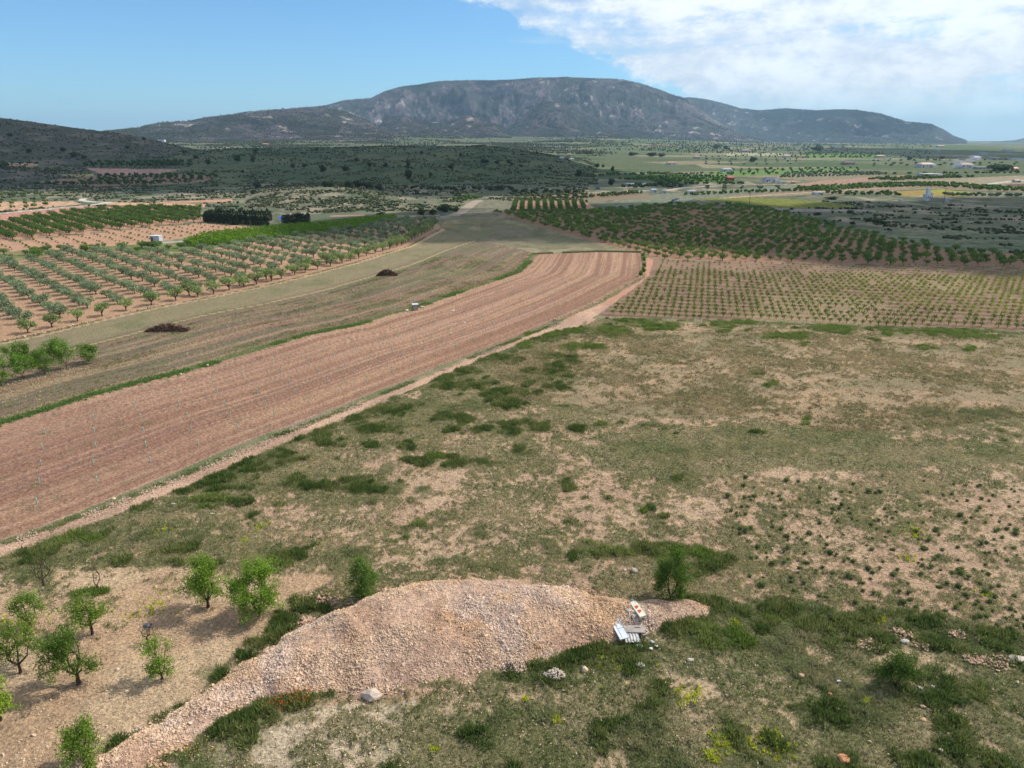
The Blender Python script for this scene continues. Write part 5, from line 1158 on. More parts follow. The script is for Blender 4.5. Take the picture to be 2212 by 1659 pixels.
lone = [(691, 155.5, [(20, 612, 34, 34), (545, 655, 50, 42), (543, 600, 60, 22), (625, 505, 18, 24), (808, 598, 34, 34), (865, 520, 20, 18), (1005, 556, 22, 22), (1025, 560, 20, 24), (1090, 566, 24, 28), (1162, 562, 22, 22), (1180, 574, 16, 20), (1240, 586, 16, 18), (1413, 600, 18, 24), (1590, 642, 38, 40), (1705, 588, 24, 26), (1740, 588, 18, 18), (1798, 610, 28, 20), (1790, 696, 38, 36), (305, 580, 24, 26), (405, 586, 26, 22), (680, 640, 22, 24), (160, 606, 24, 50), (40, 706, 34, 50), (175, 708, 34, 44), (240, 710, 40, 54), (300, 718, 36, 52), (365, 730, 38, 40), (225, 550, 22, 24), (760, 860, 44, 62), (625, 880, 36, 44), (695, 880, 36, 44), (835, 862, 30, 36), (375, 885, 24, 44), (1645, 505, 16, 60), (1920, 515, 20, 50), (2040, 520, 22, 60), (2100, 520, 20, 44), (1335, 505, 14, 18)]),
        (0, 155.5, [(65, 396, 16, 24), (178, 498, 22, 26), (388, 487, 20, 26), (455, 524, 24, 30), (515, 535, 18, 22), (785, 472, 18, 26), (885, 418, 16, 20), (1280, 566, 26, 26), (1202, 532, 22, 24), (1460, 550, 34, 34), (1570, 505, 40, 22), (1555, 555, 34, 24), (1800, 592, 28, 24), (1870, 586, 20, 22), (1985, 614, 38, 34), (1130, 500, 16, 18), (2030, 706, 34, 50), (2140, 708, 36, 44), (1945, 486, 20, 18), (1580, 715, 34, 40), (1560, 748, 22, 36), (1490, 620, 16, 22), (30, 588, 26, 44), (840, 908, 20, 60)]),
        (1434, 190, [(545, 456, 30, 36), (1508, 444, 18, 24), (1708, 436, 14, 24), (785, 749, 12, 22), (945, 782, 16, 40), (1145, 770, 16, 40), (1305, 832, 24, 50), (1255, 822, 16, 40), (1160, 840, 18, 30), (1350, 838, 18, 50), (1030, 685, 16, 60), (2060, 508, 30, 110), (320, 372, 24, 40), (380, 378, 20, 30), (940, 388, 30, 50)])]
k = 0
for ox, oy, Lq in lone:
    for (a, b, hz, wz) in Lq:
        p = G(ox + .3515 * a, oy + .3515 * b); m = mpp(p) * .3515; k += 1
        side = 'left' if p[0] < -.35 * p[1] else ('centre' if p[0] < .15 * p[1] else 'right'); far = 'far' if math.hypot(p[0], p[1]) > 900 else 'shaded'
        sz = 'large' if hz > 33 else ('small' if hz < 19 else 'rounded')
        place(BU[k % 4], 'dark_tree', p, (wz * m * 1.05, wz * m, hz * m * 1.1), rg.uniform(0, 6), label=f"{sz} dark tree standing alone on the {far} slope towards the {side}, {nth(k)} counted along", category="tree", group="lone dark trees on the hills and plain")
# clipped shrubs beside the stone edging
HB = []
for i in range(3): V, F, c = bush_mesh(20 + i, 200, (88, 118, 50), (132, 158, 70), .9); me = mesh_from('hedge_shrub', V, F, c); me.materials.append(M_LEAF); HB.append(me)
for i, (px, py) in enumerate([(1389, 556), (1391, 566), (1392, 578), (1390, 590), (1384, 597)]):
    p = G(px, py); place(HB[i % 3], 'hedge_shrub', p, (1.0, 1.0, 1.5 + .2 * (i % 2)), i, label=f"bright green shrub on the stone edging, {nth(5 - i)} from the near end", category="shrub", group="shrubs along the far stone edging")
# small dark shrublets dotted over the pink ground on the right
ts = []
for i in range(3): V, F, c = tufts(np.array([[0, 0, 0.]]), np.array([.8]), np.array([.42]), np.array([C(64, 84, 46)]), 46, np.random.default_rng(60 + i), .55); V, F, c = bush_mesh(60 + i, 260, (78, 94, 52), (110, 122, 72), .5); me = mesh_from('tussock', V, F, c); me.materials.append(M_LEAF); ts.append(me)
tl_ = []; cnt = 0; tr = np.random.default_rng(14)
while cnt < 290:
    px, py = tr.uniform(1560, 2230), 1360 - (1360 - 1030) * tr.uniform() ** 1.2; p = G(px, py)
    if not inpoly(ZN['pinkR'], p[:1], p[1:2])[0]: continue
    cnt += 1; p[2] += float(micro(p[0], p[1])[0]); s_ = tr.uniform(.2, .38) * (1.5 if tr.uniform() < .12 else 1)
    tl_.append((py, px, place(ts[cnt % 3], 'tussock', p, (s_ * 1.15, s_ * 1.1, s_ * .75), tr.uniform(0, 6), category="tussock", group="dark tussocks on the pink ground at right")))
tl_.sort(key=lambda t: t[0])
for b in range(15):
    for i, t in enumerate(sorted(tl_[b * 20:(b + 1) * 20], key=lambda t: t[1])): t[2]['label'] = f"dark green tussock, {nth(i + 1)} from the left in the {nth(b + 1)} band from the back"

# ------------------------------------------------------------ masses: scrub on the hills, pines on the mountain, orchard belts on the plain
def blobs_mesh(P, sx, sz, cols, r):
    n = len(P); d = ICO_V[None] * r.uniform(.65, 1.25, (n, 12, 1)) * np.stack([sx, sx, sz], 1)[:, None, :]; V = d + P[:, None, :] + np.stack([0 * sz, 0 * sz, sz * .7], 1)[:, None, :]
    F = (ICO_F[None] + (np.arange(n) * 12)[:, None, None]).reshape(-1, 3); c = np.repeat(cols, 12, 0) * r.uniform(.8, 1.2, (n * 12, 1)); return V.reshape(-1, 3), F, c
def scrub():
    r = np.random.default_rng(15); n = 230000; rad = np.exp(r.uniform(math.log(240), math.log(1300), n)); a = r.uniform(-.66, .66, n); x = rad * np.sin(a); y = rad * np.cos(a); z, who, hh = terr(x, y, True)
    f = fbm(x / 12, y / 12, 4, 1500); ok = (who >= 0) & (who < 4) & (f > .5)
    md = inpoly(PLY['meadow'], x, y) & (fbm(x / 16, y / 5, 4, 1510) > .69) | ((rad > 300) & (a > .30) & (rad < 420) & (fbm(x / 14, y / 6, 4, 1520) > .62))
    edge = (rad > 330) & (rad < 640) & (a < .1) & (who < 0) & (fbm(x / 10, y / 6, 4, 1530) > .55)
    ok |= md | edge
    for kk in ('stripE', 'pinkA', 'pinkB', 'pinkC', 'sandD', 'orchUL', 'sapl', 'greenb', 'olive', 'orchR', 'mini', 'yel1', 'yel2', 'vine', 'midf', 'fallowT', 'pathR', 'scruff', 'greyR'): ok &= ~inpoly(PLY[kk], x, y)
    for ln, w_, _c in RD: ok &= ~(dpoly(ln, x, y) < w_ + 1)
    ok &= r.uniform(size=n) < .40; x, y, z, rad = x[ok], y[ok], z[ok], rad[ok]; n = len(x)
    s = r.uniform(.22, .65, n) * (1 + rad / 1500); cols = mixc(np.tile(C(60, 72, 48), (n, 1)), C(108, 108, 80), r.uniform(size=n) ** 1.5)
    V, F, c = blobs_mesh(np.stack([x, y, z], 1), s, s * .7, cols, r); link('scrub', mesh_from('scrub', V, F, c), M_FAR, kind='stuff', label="low dark scrub covering the hills and the rough meadow")
    print('scrub', n)
scrub()
def pines():
    r = np.random.default_rng(16); n = 260000; rad = np.exp(r.uniform(math.log(1050), math.log(6800), n)); a = r.uniform(-.62, .5, n); x = rad * np.sin(a); y = rad * np.cos(a); z, who, hh = terr(x, y, True)
    f = fbm(x / 120, y / 120, 4, 1600); g = fbm(x / 500, y / 500, 3, 1610)
    mt = who >= 5; p = np.where(mt, .75 * sstep(.36, .62, f) + .1, 0); flat = (who < 0) & (rad > 1150)
    p = np.where(flat, sstep(.40, .66, .6 * f + .4 * g) * np.interp(a, [-.6, .05, .16, .5], [1.0, .9, .16, .07]) * sstep(1100, 1900, rad) * 1.2, p)
    k = r.uniform(size=n) < p * .62; x, y, z, rad, mt = x[k], y[k], z[k], rad[k], mt[k]; n = len(x)
    s = r.uniform(1.0, 2.3, n) * (.6 + rad / 6500); cols = mixc(np.tile(C(74, 82, 62), (n, 1)), C(110, 114, 88), r.uniform(size=n))
    V, F, c = blobs_mesh(np.stack([x, y, z], 1), s, s * r.uniform(.8, 1.3, n), cols, r); link('pine_woodland', mesh_from('pine_woodland', V, F, c), M_FAR, kind='stuff', label="scattered pine woodland on the mountain and its foot")
    print('pines', n)
pines()
def belts():
    r = np.random.default_rng(17); P = []; S_ = []; Cc = []
    def line(o, pts, rows, sp_, size, col, gap=5.0, jit=.4):
        L1 = PW([(o[0] + .3515 * a, o[1] + .3515 * b) for a, b in pts], False, 12); seg = np.hypot(*np.diff(L1, axis=0).T); cum = np.concatenate([[0], np.cumsum(seg)])
        for w in range(rows):
            s = np.arange(0, cum[-1], sp_) + r.normal(0, jit, len(np.arange(0, cum[-1], sp_))); x = np.interp(s, cum, L1[:, 0]); y = np.interp(s, cum, L1[:, 1]); i = np.clip(np.searchsorted(cum, s) - 1, 0, len(seg) - 1)
            d = np.diff(L1, axis=0)[i] / (seg[i][:, None] + 1e-6); off = (w - (rows - 1) / 2) * gap; x = x - d[:, 1] * off; y = y + d[:, 0] * off
            k = r.uniform(size=len(x)) < .93; x, y = x[k], y[k]
            P.append(np.stack([x, y, terr(x, y)], 1)); S_.append(size * r.uniform(.75, 1.2, len(x))); Cc.append(np.tile(C(*col), (len(x), 1)) * r.uniform(.8, 1.2, len(x))[:, None])
    o3 = (1434, 190); g1 = (86, 110, 52); g2 = (96, 122, 58); g3 = (104, 118, 92)
    line(o3, [(150, 662), (400, 648), (700, 640), (900, 632)], 2, 4.5, 1.5, g1); line(o3, [(900, 632), (1000, 622), (1200, 610), (1400, 603), (1800, 592)], 4, 5, 1.7, g2, 7)
    line(o3, [(1780, 606), (2000, 620), (2212, 634), (2400, 640)], 5, 5, 1.8, g2, 7); line(o3, [(1750, 662), (2000, 664), (2212, 668)], 3, 4, 1.5, g3)
    line(o3, [(0, 590), (200, 594), (480, 592)], 2, 5, 1.8, g1); line(o3, [(270, 612), (500, 612), (760, 614)], 1, 11, 1.5, g3); line(o3, [(270, 622), (500, 622), (760, 624)], 1, 11, 1.5, g3)
    line(o3, [(1330, 568), (1500, 560), (1840, 548)], 3, 6, 2.0, g1, 8); line(o3, [(1360, 532), (1700, 530), (2212, 524), (2400, 522)], 1, 9, 1.9, g1)
    for q in range(5): line(o3, [(720 + q * 10, 552 - q * 7), (1000, 545 - q * 6), (1340, 535 - q * 3)], 1, 4.5, 1.5, g3)
    line(o3, [(1040, 655), (1250, 652), (1430, 658)], 3, 4.5, 1.6, g1, 7); line(o3, [(840, 430), (1100, 428), (1300, 424)], 2, 12, 2.5, g2, 14)
    for b in (400, 408, 416): line(o3, [(840, b), (1100, b - 2), (1350, b)], 1, 12, 2.3, g2)
    for b in (425, 440, 455, 470): line(o3, [(260, b), (500, b + 2), (820, b)], 1, 16, 2.0, (120, 128, 84))
    for b in (500, 510, 520, 530): line(o3, [(420, b + 6), (700, b), (1200, b - 4)], 1, 9, 1.8, (94, 114, 62))
    for b in (545, 553, 561, 569, 577): line(o3, [(-60, b + 4), (160, b), (385, b + 2)], 1, 3.4, 1.6, (86, 112, 50))
    for b in (470, 480, 450): line(o3, [(1290, b), (1700, b - 2), (2212, b - 8)], 1, 18, 2.2, (108, 120, 78))
    line(o3, [(0, 535), (200, 530), (420, 530)], 2, 8, 1.8, (120, 128, 84)); line(o3, [(1350, 690 - 35), (1420, 660)], 1, 5, 1.4, g1)
    o2 = (691, 155.5)
    line(o2, [(1230, 765), (1400, 770), (1700, 770), (1960, 745)], 2, 4.5, 1.6, (92, 104, 60), 6); line(o2, [(1270, 782), (1450, 785), (1650, 778)], 1, 4.5, 1.5, (92, 104, 60))
    line(o2, [(560, 715), (800, 730), (1200, 725)], 2, 7, 1.8, (70, 80, 54), 9); line(o2, [(600, 755), (780, 762)], 1, 6, 1.6, (70, 80, 54)); line(o2, [(1200, 740), (1500, 745), (1620, 740)], 2, 6, 1.7, (74, 84, 54), 8)
    line(o2, [(1640, 640), (1900, 632), (2212, 628)], 2, 7, 2.0, g1, 8); line(o2, [(1870, 664), (2212, 656)], 3, 6, 2.2, g2, 7); line(o2, [(1900, 715), (2050, 700), (2212, 715)], 2, 8, 2.2, (70, 86, 60), 9); line(o2, [(860, 790), (960, 775)], 2, 5, 1.6, g1)
    for b in (440, 448, 456, 464): line(o2, [(2040, b), (2200, b + 2)], 1, 14, 2.4, (150, 146, 100))
    o1 = (0, 155.5)
    for b, w in ((556, 560), (566, 540), (576, 540)): line(o1, [(w, b + 2), (900, b), (1190, b)], 1, 7, 2.2, (64, 84, 46))
    for b, a0, a1 in ((638, 620, 1340), (650, 600, 1330), (662, 560, 1240), (674, 500, 1160), (686, 300, 1080), (692, 230, 900)): line(o1, [(a0, b + 3), ((a0 + a1) / 2, b), (a1, b - 2)], 1, 5.5, 1.9, (66, 86, 48))
    for b in (740, 760): line(o1, [(0, b), (300, b - 4), (480, b - 6)], 1, 7, 1.5, (90, 108, 56))
    for b in (795, 812, 835): line(o1, [(0, b), (150, b + 2), (320, b - 18)], 1, 6.5, 1.3, (96, 114, 56))
    line(o1, [(0, 590), (250, 600), (560, 632)], 2, 7, 1.6, (92, 104, 56)); line(o1, [(20, 560), (130, 566), (260, 566)], 1, 7, 1.8, (70, 84, 50))
    P = np.vstack(P); S_ = np.concatenate(S_); Cc = np.vstack(Cc); kx = 5; n = len(P)
    Pm = np.repeat(P, kx, 0) + r.normal(0, .55, (n * kx, 3)) * (np.repeat(S_, kx)[:, None] * .6) * (1, 1, .5); Pm[:, 2] = np.repeat(P[:, 2], kx) + np.repeat(S_, kx) * .25 + np.abs(r.normal(0, .25, n * kx))
    V, F, c = blobs_mesh(Pm, np.repeat(S_, kx) * .52, np.repeat(S_, kx) * .5, np.repeat(Cc, kx, 0), r)
    link('distant_orchards', mesh_from('distant_orchards', V, F, c), M_FAR, kind='stuff', label="distant orchard rows crossing the plain and the hill foot")
    print('belts', n)
belts()
# ------------------------------------------------------------ tree guards
g1 = [(290,680),(603,585),(865,508),(1135,432),(1367,358),(1560,305),(1755,240),(1940,188),(278,780),(607,672),(906,583),(1152,500),(1400,422),(1603,358),(1805,290),(1988,240),(265,885),(617,770),(924,668),(1206,575),(1446,497),(1655,420),(1858,355),(2053,290),(253,1000),(602,880),(938,765),(1230,665),(1479,572),(1711,495),(1903,420),(2107,350),(240,1130),(625,990),(967,862),(1273,752),(1530,655),(1764,565),(1982,490),(2180,412),(2083,150),(2145,185)]
g2 = [(5,340),(65,392),(145,450),(170,290),(225,335),(308,390),(75,245),(227,195),(310,240),(455,330),(350,155),(445,198),(370,288),(510,238),(590,280),(480,118),(567,155),(627,195),(720,232),(583,85),(675,118),(755,150),(838,190),(515,45),(405,80),(855,115),(950,150),(958,75),(1053,45),(1140,70),(1225,40),(1130,10),(1300,5),(878,45)]
g3 = [(300,955),(410,915),(480,955),(598,815),(680,890),(850,835),(767,860),(855,950),(950,915),(1028,885),(1105,850),(1195,880),(1263,850),(1228,800),(1325,820),(1383,795),(1318,705),(1258,745),(1112,735),(775,915)]
gp = [(a * .336, 708 + b * .336) for a, b in g1] + [(743 + a * .336, 674 + b * .336) for a, b in g2] + [(778 + a * .336, 380 + b * .336) for a, b in g3]
gw = []
for a, b in gp:
    p = G(a, b)
    if all(math.hypot(p[0] - q[0], p[1] - q[1]) > 1.6 for q in gw): gw.append(p)
mb = MB(); mb.tube([(0, 0, -.02), (0, 0, .3), (.01, 0, .62)], [.05, .045, .045], 8, C(150, 200, 172)); tube = mb.mesh('tree_guard', True); tube.materials.append(M_PAINT)
mb = MB(); mb.tube([(0, 0, 0), (.02, .01, .82)], .009, 4, BARKC); V, F, c = cards(np.random.default_rng(1).normal(0, .04, (10, 3)) + (0, 0, .78), .03, np.tile(C(110, 130, 70), (10, 1)), np.random.default_rng(2)); mb.add(V, Q=F, col=c); seedl = mb.mesh('seedling'); seedl.materials.append(M_LEAF)
tt = furrow(np.array([p[0] for p in gw]), np.array([p[1] for p in gw]), 'L', 'R'); ln_ = np.round((1 - tt) * 7).astype(int); cnts = {}
for k in sorted(range(len(gw)), key=lambda k: math.hypot(gw[k][0], gw[k][1])):
    l = int(ln_[k]); cnts[l] = cnts.get(l, 0) + 1; p = gw[k]
    o = place(tube, 'tree_guard', p, 1.0, rg.uniform(0, 6), label=f"pale green tree guard, {nth(cnts[l])} from the near end of the {nth(l + 1)} line from the track", category="tree guard", group="tree guards in the ploughed field")
    o.rotation_euler = (rg.normal(0, .05), rg.normal(0, .05), 0); s = bpy.data.objects.new('seedling', seedl); COL.objects.link(s); s.parent = o

# ------------------------------------------------------------ dumped rubbish on the heap
WH = C(232, 238, 240); GRY = C(176, 172, 166); 
def zt(x, y): return float(terr(x, y)) + max(0.0, float(heap(np.array([x]), np.array([y]))[0]), float(micro(x, y)[0]))
def RP(a, b): # crop of the rubbish -> world, on top of the heap
    p = G(1296 + .0729 * a, 1296 + .0729 * b); p[2] = zt(p[0], p[1]); return p
def item(name, parts, loc, rz, label, cat, tilt=(0, 0), group=None):
    pr = dict(label=label, category=cat)
    if group: pr['group'] = group
    t = empty(name, loc, **pr); t.rotation_euler = (tilt[0], tilt[1], rz)
    for nm, mb, mt in parts: link(nm, mb.mesh(nm), mt, t)
    return t
k = mpp(G(1395, 1360)) * .0729
def panel_dir(a, b): d = b[:2] - a[:2]; return math.atan2(d[1], d[0]), float(np.hypot(*d))
A, B = RP(385, 810), RP(700, 1350); az_, ln = panel_dir(A, B); c0 = (A + B) / 2; c0[2] += .22
m1 = MB(); m1.box((0, 0, 0), (ln * 1.12, .6, .05), col=WH); m2 = MB()
for y_ in (-.1,): m2.box((0, y_, .032), (ln * .98, .02, .012), col=C(120, 128, 134))
m2.box((.05 * ln, .1, .032), (.02, .36, .012), col=C(120, 128, 134)); m2.box((0, .287, .01), (ln, .012, .06), col=C(150, 158, 162)); m2.box((0, -.287, .01), (ln, .012, .06), col=C(200, 206, 210))
item('shutter_panel', [('panel', m1, M_PAINT), ('rail', m2, M_PAINT)], c0, az_, "long white shutter panel lying at the left of the rubbish", "panel", (.12, .04))
A, B = RP(945, 455), RP(1260, 860); az_, ln = panel_dir(A, B); c0 = (A + B) / 2; c0[2] += .3
m1 = MB(); m1.box((0, 0, 0), (ln, .44, .16), col=C(238, 232, 206)); m2 = MB()
for s_, o_ in ((-1, -.12), (1, .16)):
    q = o_ * ln; a_ = .17 * ln; V = np.array([(q - a_ * .5, -.12, .083), (q + a_ * .75, -.12, .083), (q + a_ * .2, .12, .083), (q - a_ * .4, .12, .083)]); V2 = V + (0, 0, .006)
    m2.add(np.vstack([V, V2]), Q=[(4, 5, 6, 7), (0, 1, 5, 4), (1, 2, 6, 5), (2, 3, 7, 6), (3, 0, 4, 7)], col=C(206, 84, 48))
item('foam_board', [('board', m1, M_PAINT), ('red_mark', m2, M_PAINT)], c0, az_, "cream board with two red patches leaning in the rubbish", "board", (.1, .06))
def corr(L_, Wd, n, col):
    m = MB(); ns = n * 6; xs = np.linspace(-Wd / 2, Wd / 2, ns + 1); zz = .035 * np.sin(np.linspace(0, n * 2 * math.pi, ns + 1)); V = []
    for yy in (-L_ / 2, L_ / 2):
        for o in (0, -.012): V += [(x_, yy, z_ + o) for x_, z_ in zip(xs, zz)]
    q = ns + 1; Q = [(i, i + 1, i + 1 + 2 * q, i + 2 * q) for i in range(ns)] + [(i + q, i + 3 * q, i + 1 + 3 * q, i + 1 + q) for i in range(ns)] + [(i, i + q, i + 1 + q, i + 1) for i in range(ns)] + [(i + 2 * q, i + 1 + 2 * q, i + 1 + 3 * q, i + 3 * q) for i in range(ns)]
    return m.add(V, Q=Q, col=col)
c0 = RP(920, 1200); c0[2] += .2; item('corrugated_sheet', [('sheet', corr(1.05, .95, 5, C(214, 210, 208)), M_PAINT)], c0, .05, "pale corrugated sheet with deep ribs below the grey slab", "roofing sheet", (.14, 0))
c0 = RP(1010, 1040); c0[2] += .32; m1 = MB().box((0, 0, 0), (1.35, .62, .07), col=C(178, 168, 158)); m2 = MB().box((.2, .12, .04), (.34, .06, .012), col=C(84, 80, 78))
item('grey_slab', [('slab', m1, M_STONE), ('slot', m2, M_STONE)], c0, -.03, "flat grey slab lying across the ribbed sheet", "slab", (.1, .03))
c0 = RP(1250, 1040); c0[2] += .2; m1 = MB(); w_ = .7; h_ = .42
for a_, b_, cx_, cy_ in ((w_, .07, 0, h_ / 2), (w_, .07, 0, -h_ / 2), (.07, h_, w_ / 2, 0), (.07, h_, -w_ / 2, 0)): m1.box((cx_, cy_, 0), (a_ - (.0 if b_ < .1 and a_ > .1 else .0), b_ if b_ < .1 else b_ - .074, .05), col=C(236, 206, 180))
item('small_frame', [('frame', m1, M_PAINT)], c0, -1.0, "small cream frame right of the grey slab", "frame", (.2, .1))
c0 = RP(870, 640); c0[2] += .05
def rock(scale, col, seed, flat=.6):
    r = np.random.default_rng(seed); V = I2V * (1 + .09 * r.uniform(-1, 1, (len(I2V), 1)) + .14 * np.sin(I2V[:, :1] * 3.1 + seed) + .12 * np.sin(I2V[:, 1:2] * 4 + 2 * seed)) * np.array([1, .78, flat]) * scale; V[:, 2] = np.maximum(V[:, 2], -.25 * scale)
    return MB().add(V, T=I2F, col=col * (1 + .12 * r.uniform(-1, 1, (len(V), 1))))
def boulder(name, px, py, wpx, col, label, seed, cat='boulder', flat=.6, dz=0., rz=0., group=None):
    p = G(px, py); p[2] = zt(p[0], p[1]) + dz; s = wpx * mpp(p) / 2; o = link(name, rock(s, C(*col), seed, flat).mesh(name), M_STONE, loc=p + (0, 0, s * flat * .35), rz=rz, label=label, category=cat)
    if group: o['group'] = group
boulder('stone_slab', 1357, 1344, 13, (206, 188, 166), "pale flat rock beside the cream board", 31, 'rock', .4)
boulder('plastic_bundle', 1364, 1319, 8, (214, 208, 220), "crumpled white bag above the cream board", 32, 'bag', .8)
boulder('plastic_sack', 1391, 1352, 10, (206, 214, 216), "pale crumpled sack right of the cream board", 33, 'sack', .5)
boulder('plastic_bag', 1375, 1382, 6, (236, 236, 246), "small white bag below the grey slab", 34, 'bag', .9)
boulder('broken_basin', 1382, 1401, 14, (222, 230, 230), "broken white basin in the grass below the rubbish", 35, 'basin', .5)
boulder('white_bag', 1409, 1391, 9, (218, 222, 214), "crumpled pale bag in the weeds right of the rubbish", 36, 'bag', .8)
boulder('white_stone', 1405, 1406, 8, (240, 238, 226), "small rounded white stone below the rubbish", 37, 'stone', .7)
boulder('terracotta_pot', 1391, 1389, 5, (196, 110, 90), "small terracotta fragment at the right of the rubbish", 38, 'pottery piece', .7)
boulder('concrete_block', 1396, 1381, 7, (206, 196, 186), "squarish grey block at the right of the rubbish", 39, 'block', .8)
boulder('blue_can', 1381, 1357, 5, (92, 100, 150), "small blue crumpled can beside the cream board", 40, 'can', .7)
mb = MB()
for (a, b, c_, d) in ((480, 800, 800, 1240), (530, 860, 830, 960), (830, 720, 900, 940), (880, 760, 1100, 960), (560, 960, 640, 870)):
    p, q = RP(a, b), RP(c_, d); mb.tube([p + (0, 0, .22), (p + q) / 2 + (0, 0, .26), q + (0, 0, .2)], .022, 5, C(178, 176, 172))
link('metal_rods', mb.mesh('metal_rods'), M_METAL, label="thin grey metal rods tangled behind the slab", category="rods")
boulder('big_boulder', 802, 1506, 42, (222, 200, 180), "largest pale boulder lying below the heap left of centre", 51, flat=.55)
boulder('round_boulder', 1263, 1450, 17, (240, 212, 178), "rounded cream boulder in the grass below the heap", 52, flat=.85)
boulder('orange_stone', 1823, 1645, 24, (224, 156, 116), "flat orange stone at the bottom right", 53, 'stone', .4)
boulder('flat_stone', 2196, 1427, 26, (222, 206, 190), "flat pale stone at the right edge", 54, 'stone', .35)
boulder('white_scrap', 1811, 1476, 8, (236, 238, 244), "small white plastic scrap in the right hand grass", 55, 'litter', .5)
for i, (px, py, w, cl, lb) in enumerate([(1730, 1465, 12, (226, 180, 152), "pink stone left of the white scrap"), (1953, 1391, 14, (214, 206, 190), "grey stone among rubble in the right hand grass"), (1792, 1502, 8, (228, 150, 120), "reddish stone below the white scrap"), (1992, 1560, 11, (232, 184, 146), "peach coloured stone right of centre bottom"), (2030, 1627, 9, (234, 214, 190), "cream stone near the bottom right"), (1987, 1489, 9, (210, 204, 194), "grey stone right of the lone shrub"), (2014, 1487, 7, (220, 214, 204), "upright pale stone right of the lone shrub"), (1491, 1430, 12, (236, 222, 196), "pale stone alone right of the rubbish"), (1992, 1530, 9, (222, 190, 160), "small tan stone above the peach stone"), (318, 1353, 14, (120, 124, 132), "dark blue grey rock between the almond trees"), (254, 1447, 9, (240, 216, 196), "pale stone right of the forked almond tree"), (1370, 1236, 16, (200, 190, 170), "pale branch like stone behind the heap"), (1350, 1232, 8, (214, 204, 186), "small pale stone behind the heap"), (458, 1112, 8, (226, 208, 184), "pale stone on the bank beside the track"), (375, 1092, 7, (232, 210, 182), "cream stone at the track's edge"), (245, 1078, 8, (230, 206, 176), "cream stone on the track bank near a weed clump"), (390, 809, 7, (226, 206, 180), "pale stone on the far verge of the ploughed field"), (448, 790, 7, (232, 204, 186), "pinkish stone on the far verge of the ploughed field")]):
    boulder('stone', px, py, w, cl, lb, 60 + i, 'stone', .6)
for i, (a, b, w, cl, nm, lb) in enumerate([(1060, 760, 6, (206, 200, 214), 'plastic_scrap', 'lilac grey scrap between the two boards'), (1300, 930, 7, (220, 214, 190), 'cardboard_piece', 'cream scrap just above the small frame'), (700, 1130, 7, (214, 204, 200), 'paper_scrap', 'pale scrap between white panel and ribbed sheet'), (1190, 1260, 5, (40, 44, 66), 'dark_rag', 'dark blue rag at the foot of the ribbed sheet'), (620, 1010, 7, (212, 176, 140), 'tan_stone', 'tan stone right beside the white panel'), (1540, 1300, 8, (214, 222, 214), 'plastic_sheet', 'pale plastic heap right of the rubbish in weeds'), (1670, 1420, 7, (196, 208, 180), 'torn_sack', 'greenish white torn sack in the weeds'), (820, 480, 6, (150, 130, 134), 'grey_stone', 'grey stone left of the cream board top')]):
    boulder(nm, 1296 + .0729 * a, 1296 + .0729 * b, w, cl, lb, 120 + i, 'litter' if 'stone' not in nm else 'stone', .45, .05, i)
def stone_pile(px, py, wpx, col, n, label, name, seed, hgt=.35):
    r = np.random.default_rng(seed); p = G(px, py); w = wpx * mpp(p) / 2; a = r.uniform(0, 6.28, n); d = np.sqrt(r.uniform(size=n)); x, y = p[0] + w * d * np.cos(a), p[1] + w * .7 * d * np.sin(a)
    V, F, c = scatter_rocks(np.stack([x, y, gz(x, y) + hgt * (1 - d) * r.uniform(.4, 1, n) + .04], 1), r.uniform(.04, .11, n), r, np.array([C(*col)] * n) * r.uniform(.65, 1.1, n)[:, None])
    link(name, mesh_from(name, V, F, c), M_STONE, label=label, category="stone pile")
stone_pile(1110, 1446, 52, (226, 198, 172), 260, "long pale rubble mound in the grass below the heap", 'rubble_mound', 1, .6)
stone_pile(1197, 1464, 44, (228, 206, 188), 220, "whitish rubble pile with broken pieces below the heap", 'rubble_pile', 2, .45)
stone_pile(1383, 1442, 16, (230, 222, 208), 40, "little heap of pale stones in the grass", 'stone_cluster', 3, .2)
for i, (px, py, w, lb) in enumerate([(2065, 1378, 34, "left of two stony clearings near the right edge"), (2120, 1388, 24, "small stony clearing close to the right edge"), (1945, 1372, 44, "wide stony patch above the lone shrub"), (1990, 1398, 34, "stony patch right of the grey stone"), (2155, 1436, 60, "stony slope at the right edge"), (1880, 1398, 50, "stones strewn left of the grey stone"), (2105, 1430, 40, "stones between the grass clumps at right")]):
    stone_pile(px, py, w, (226, 190, 156), 110, lb, 'stone_scatter', 10 + i, .12)

# brush heaps
def brush(px, py, wpx, hpx, label, seed):
    r = np.random.default_rng(seed); p = G(px, py); k_ = mpp(p); w, h = wpx * k_ * .42, hpx * k_ * .8; mb = MB()
    t = empty('brush_heap', p, label=label, category="brush heap")
    for i in range(420):
        u = r.uniform(-1, 1); c = np.array([u * w, r.normal(0, .5), h * .8 * (1 - abs(u) ** 1.6) * r.uniform(.1, 1)]); d = r.normal(0, 1, 3) * (1, .6, .45); d /= np.linalg.norm(d); L_ = r.uniform(.25, .8)
        mb.tube([c - d * L_ / 2, c + d * L_ / 2], [.035, .02], 4, C(96, 68, 58) * r.uniform(.6, 1.7), False)
    link('branches', mb.mesh('branches'), M_BARK, t)
    m = 900; u = r.uniform(-1, 1, m); P = np.stack([u * w, r.normal(0, .5, m), h * .7 * (1 - np.abs(u) ** 1.6) * r.uniform(0, 1, m)], 1)
    V, F, c = cards(P, r.uniform(.07, .16, m), np.tile(C(74, 54, 46), (m, 1)) * r.uniform(.6, 1.5, m)[:, None], r); link('dead_leaves', mesh_from('dead_leaves', V, F, c), M_LEAF, t)
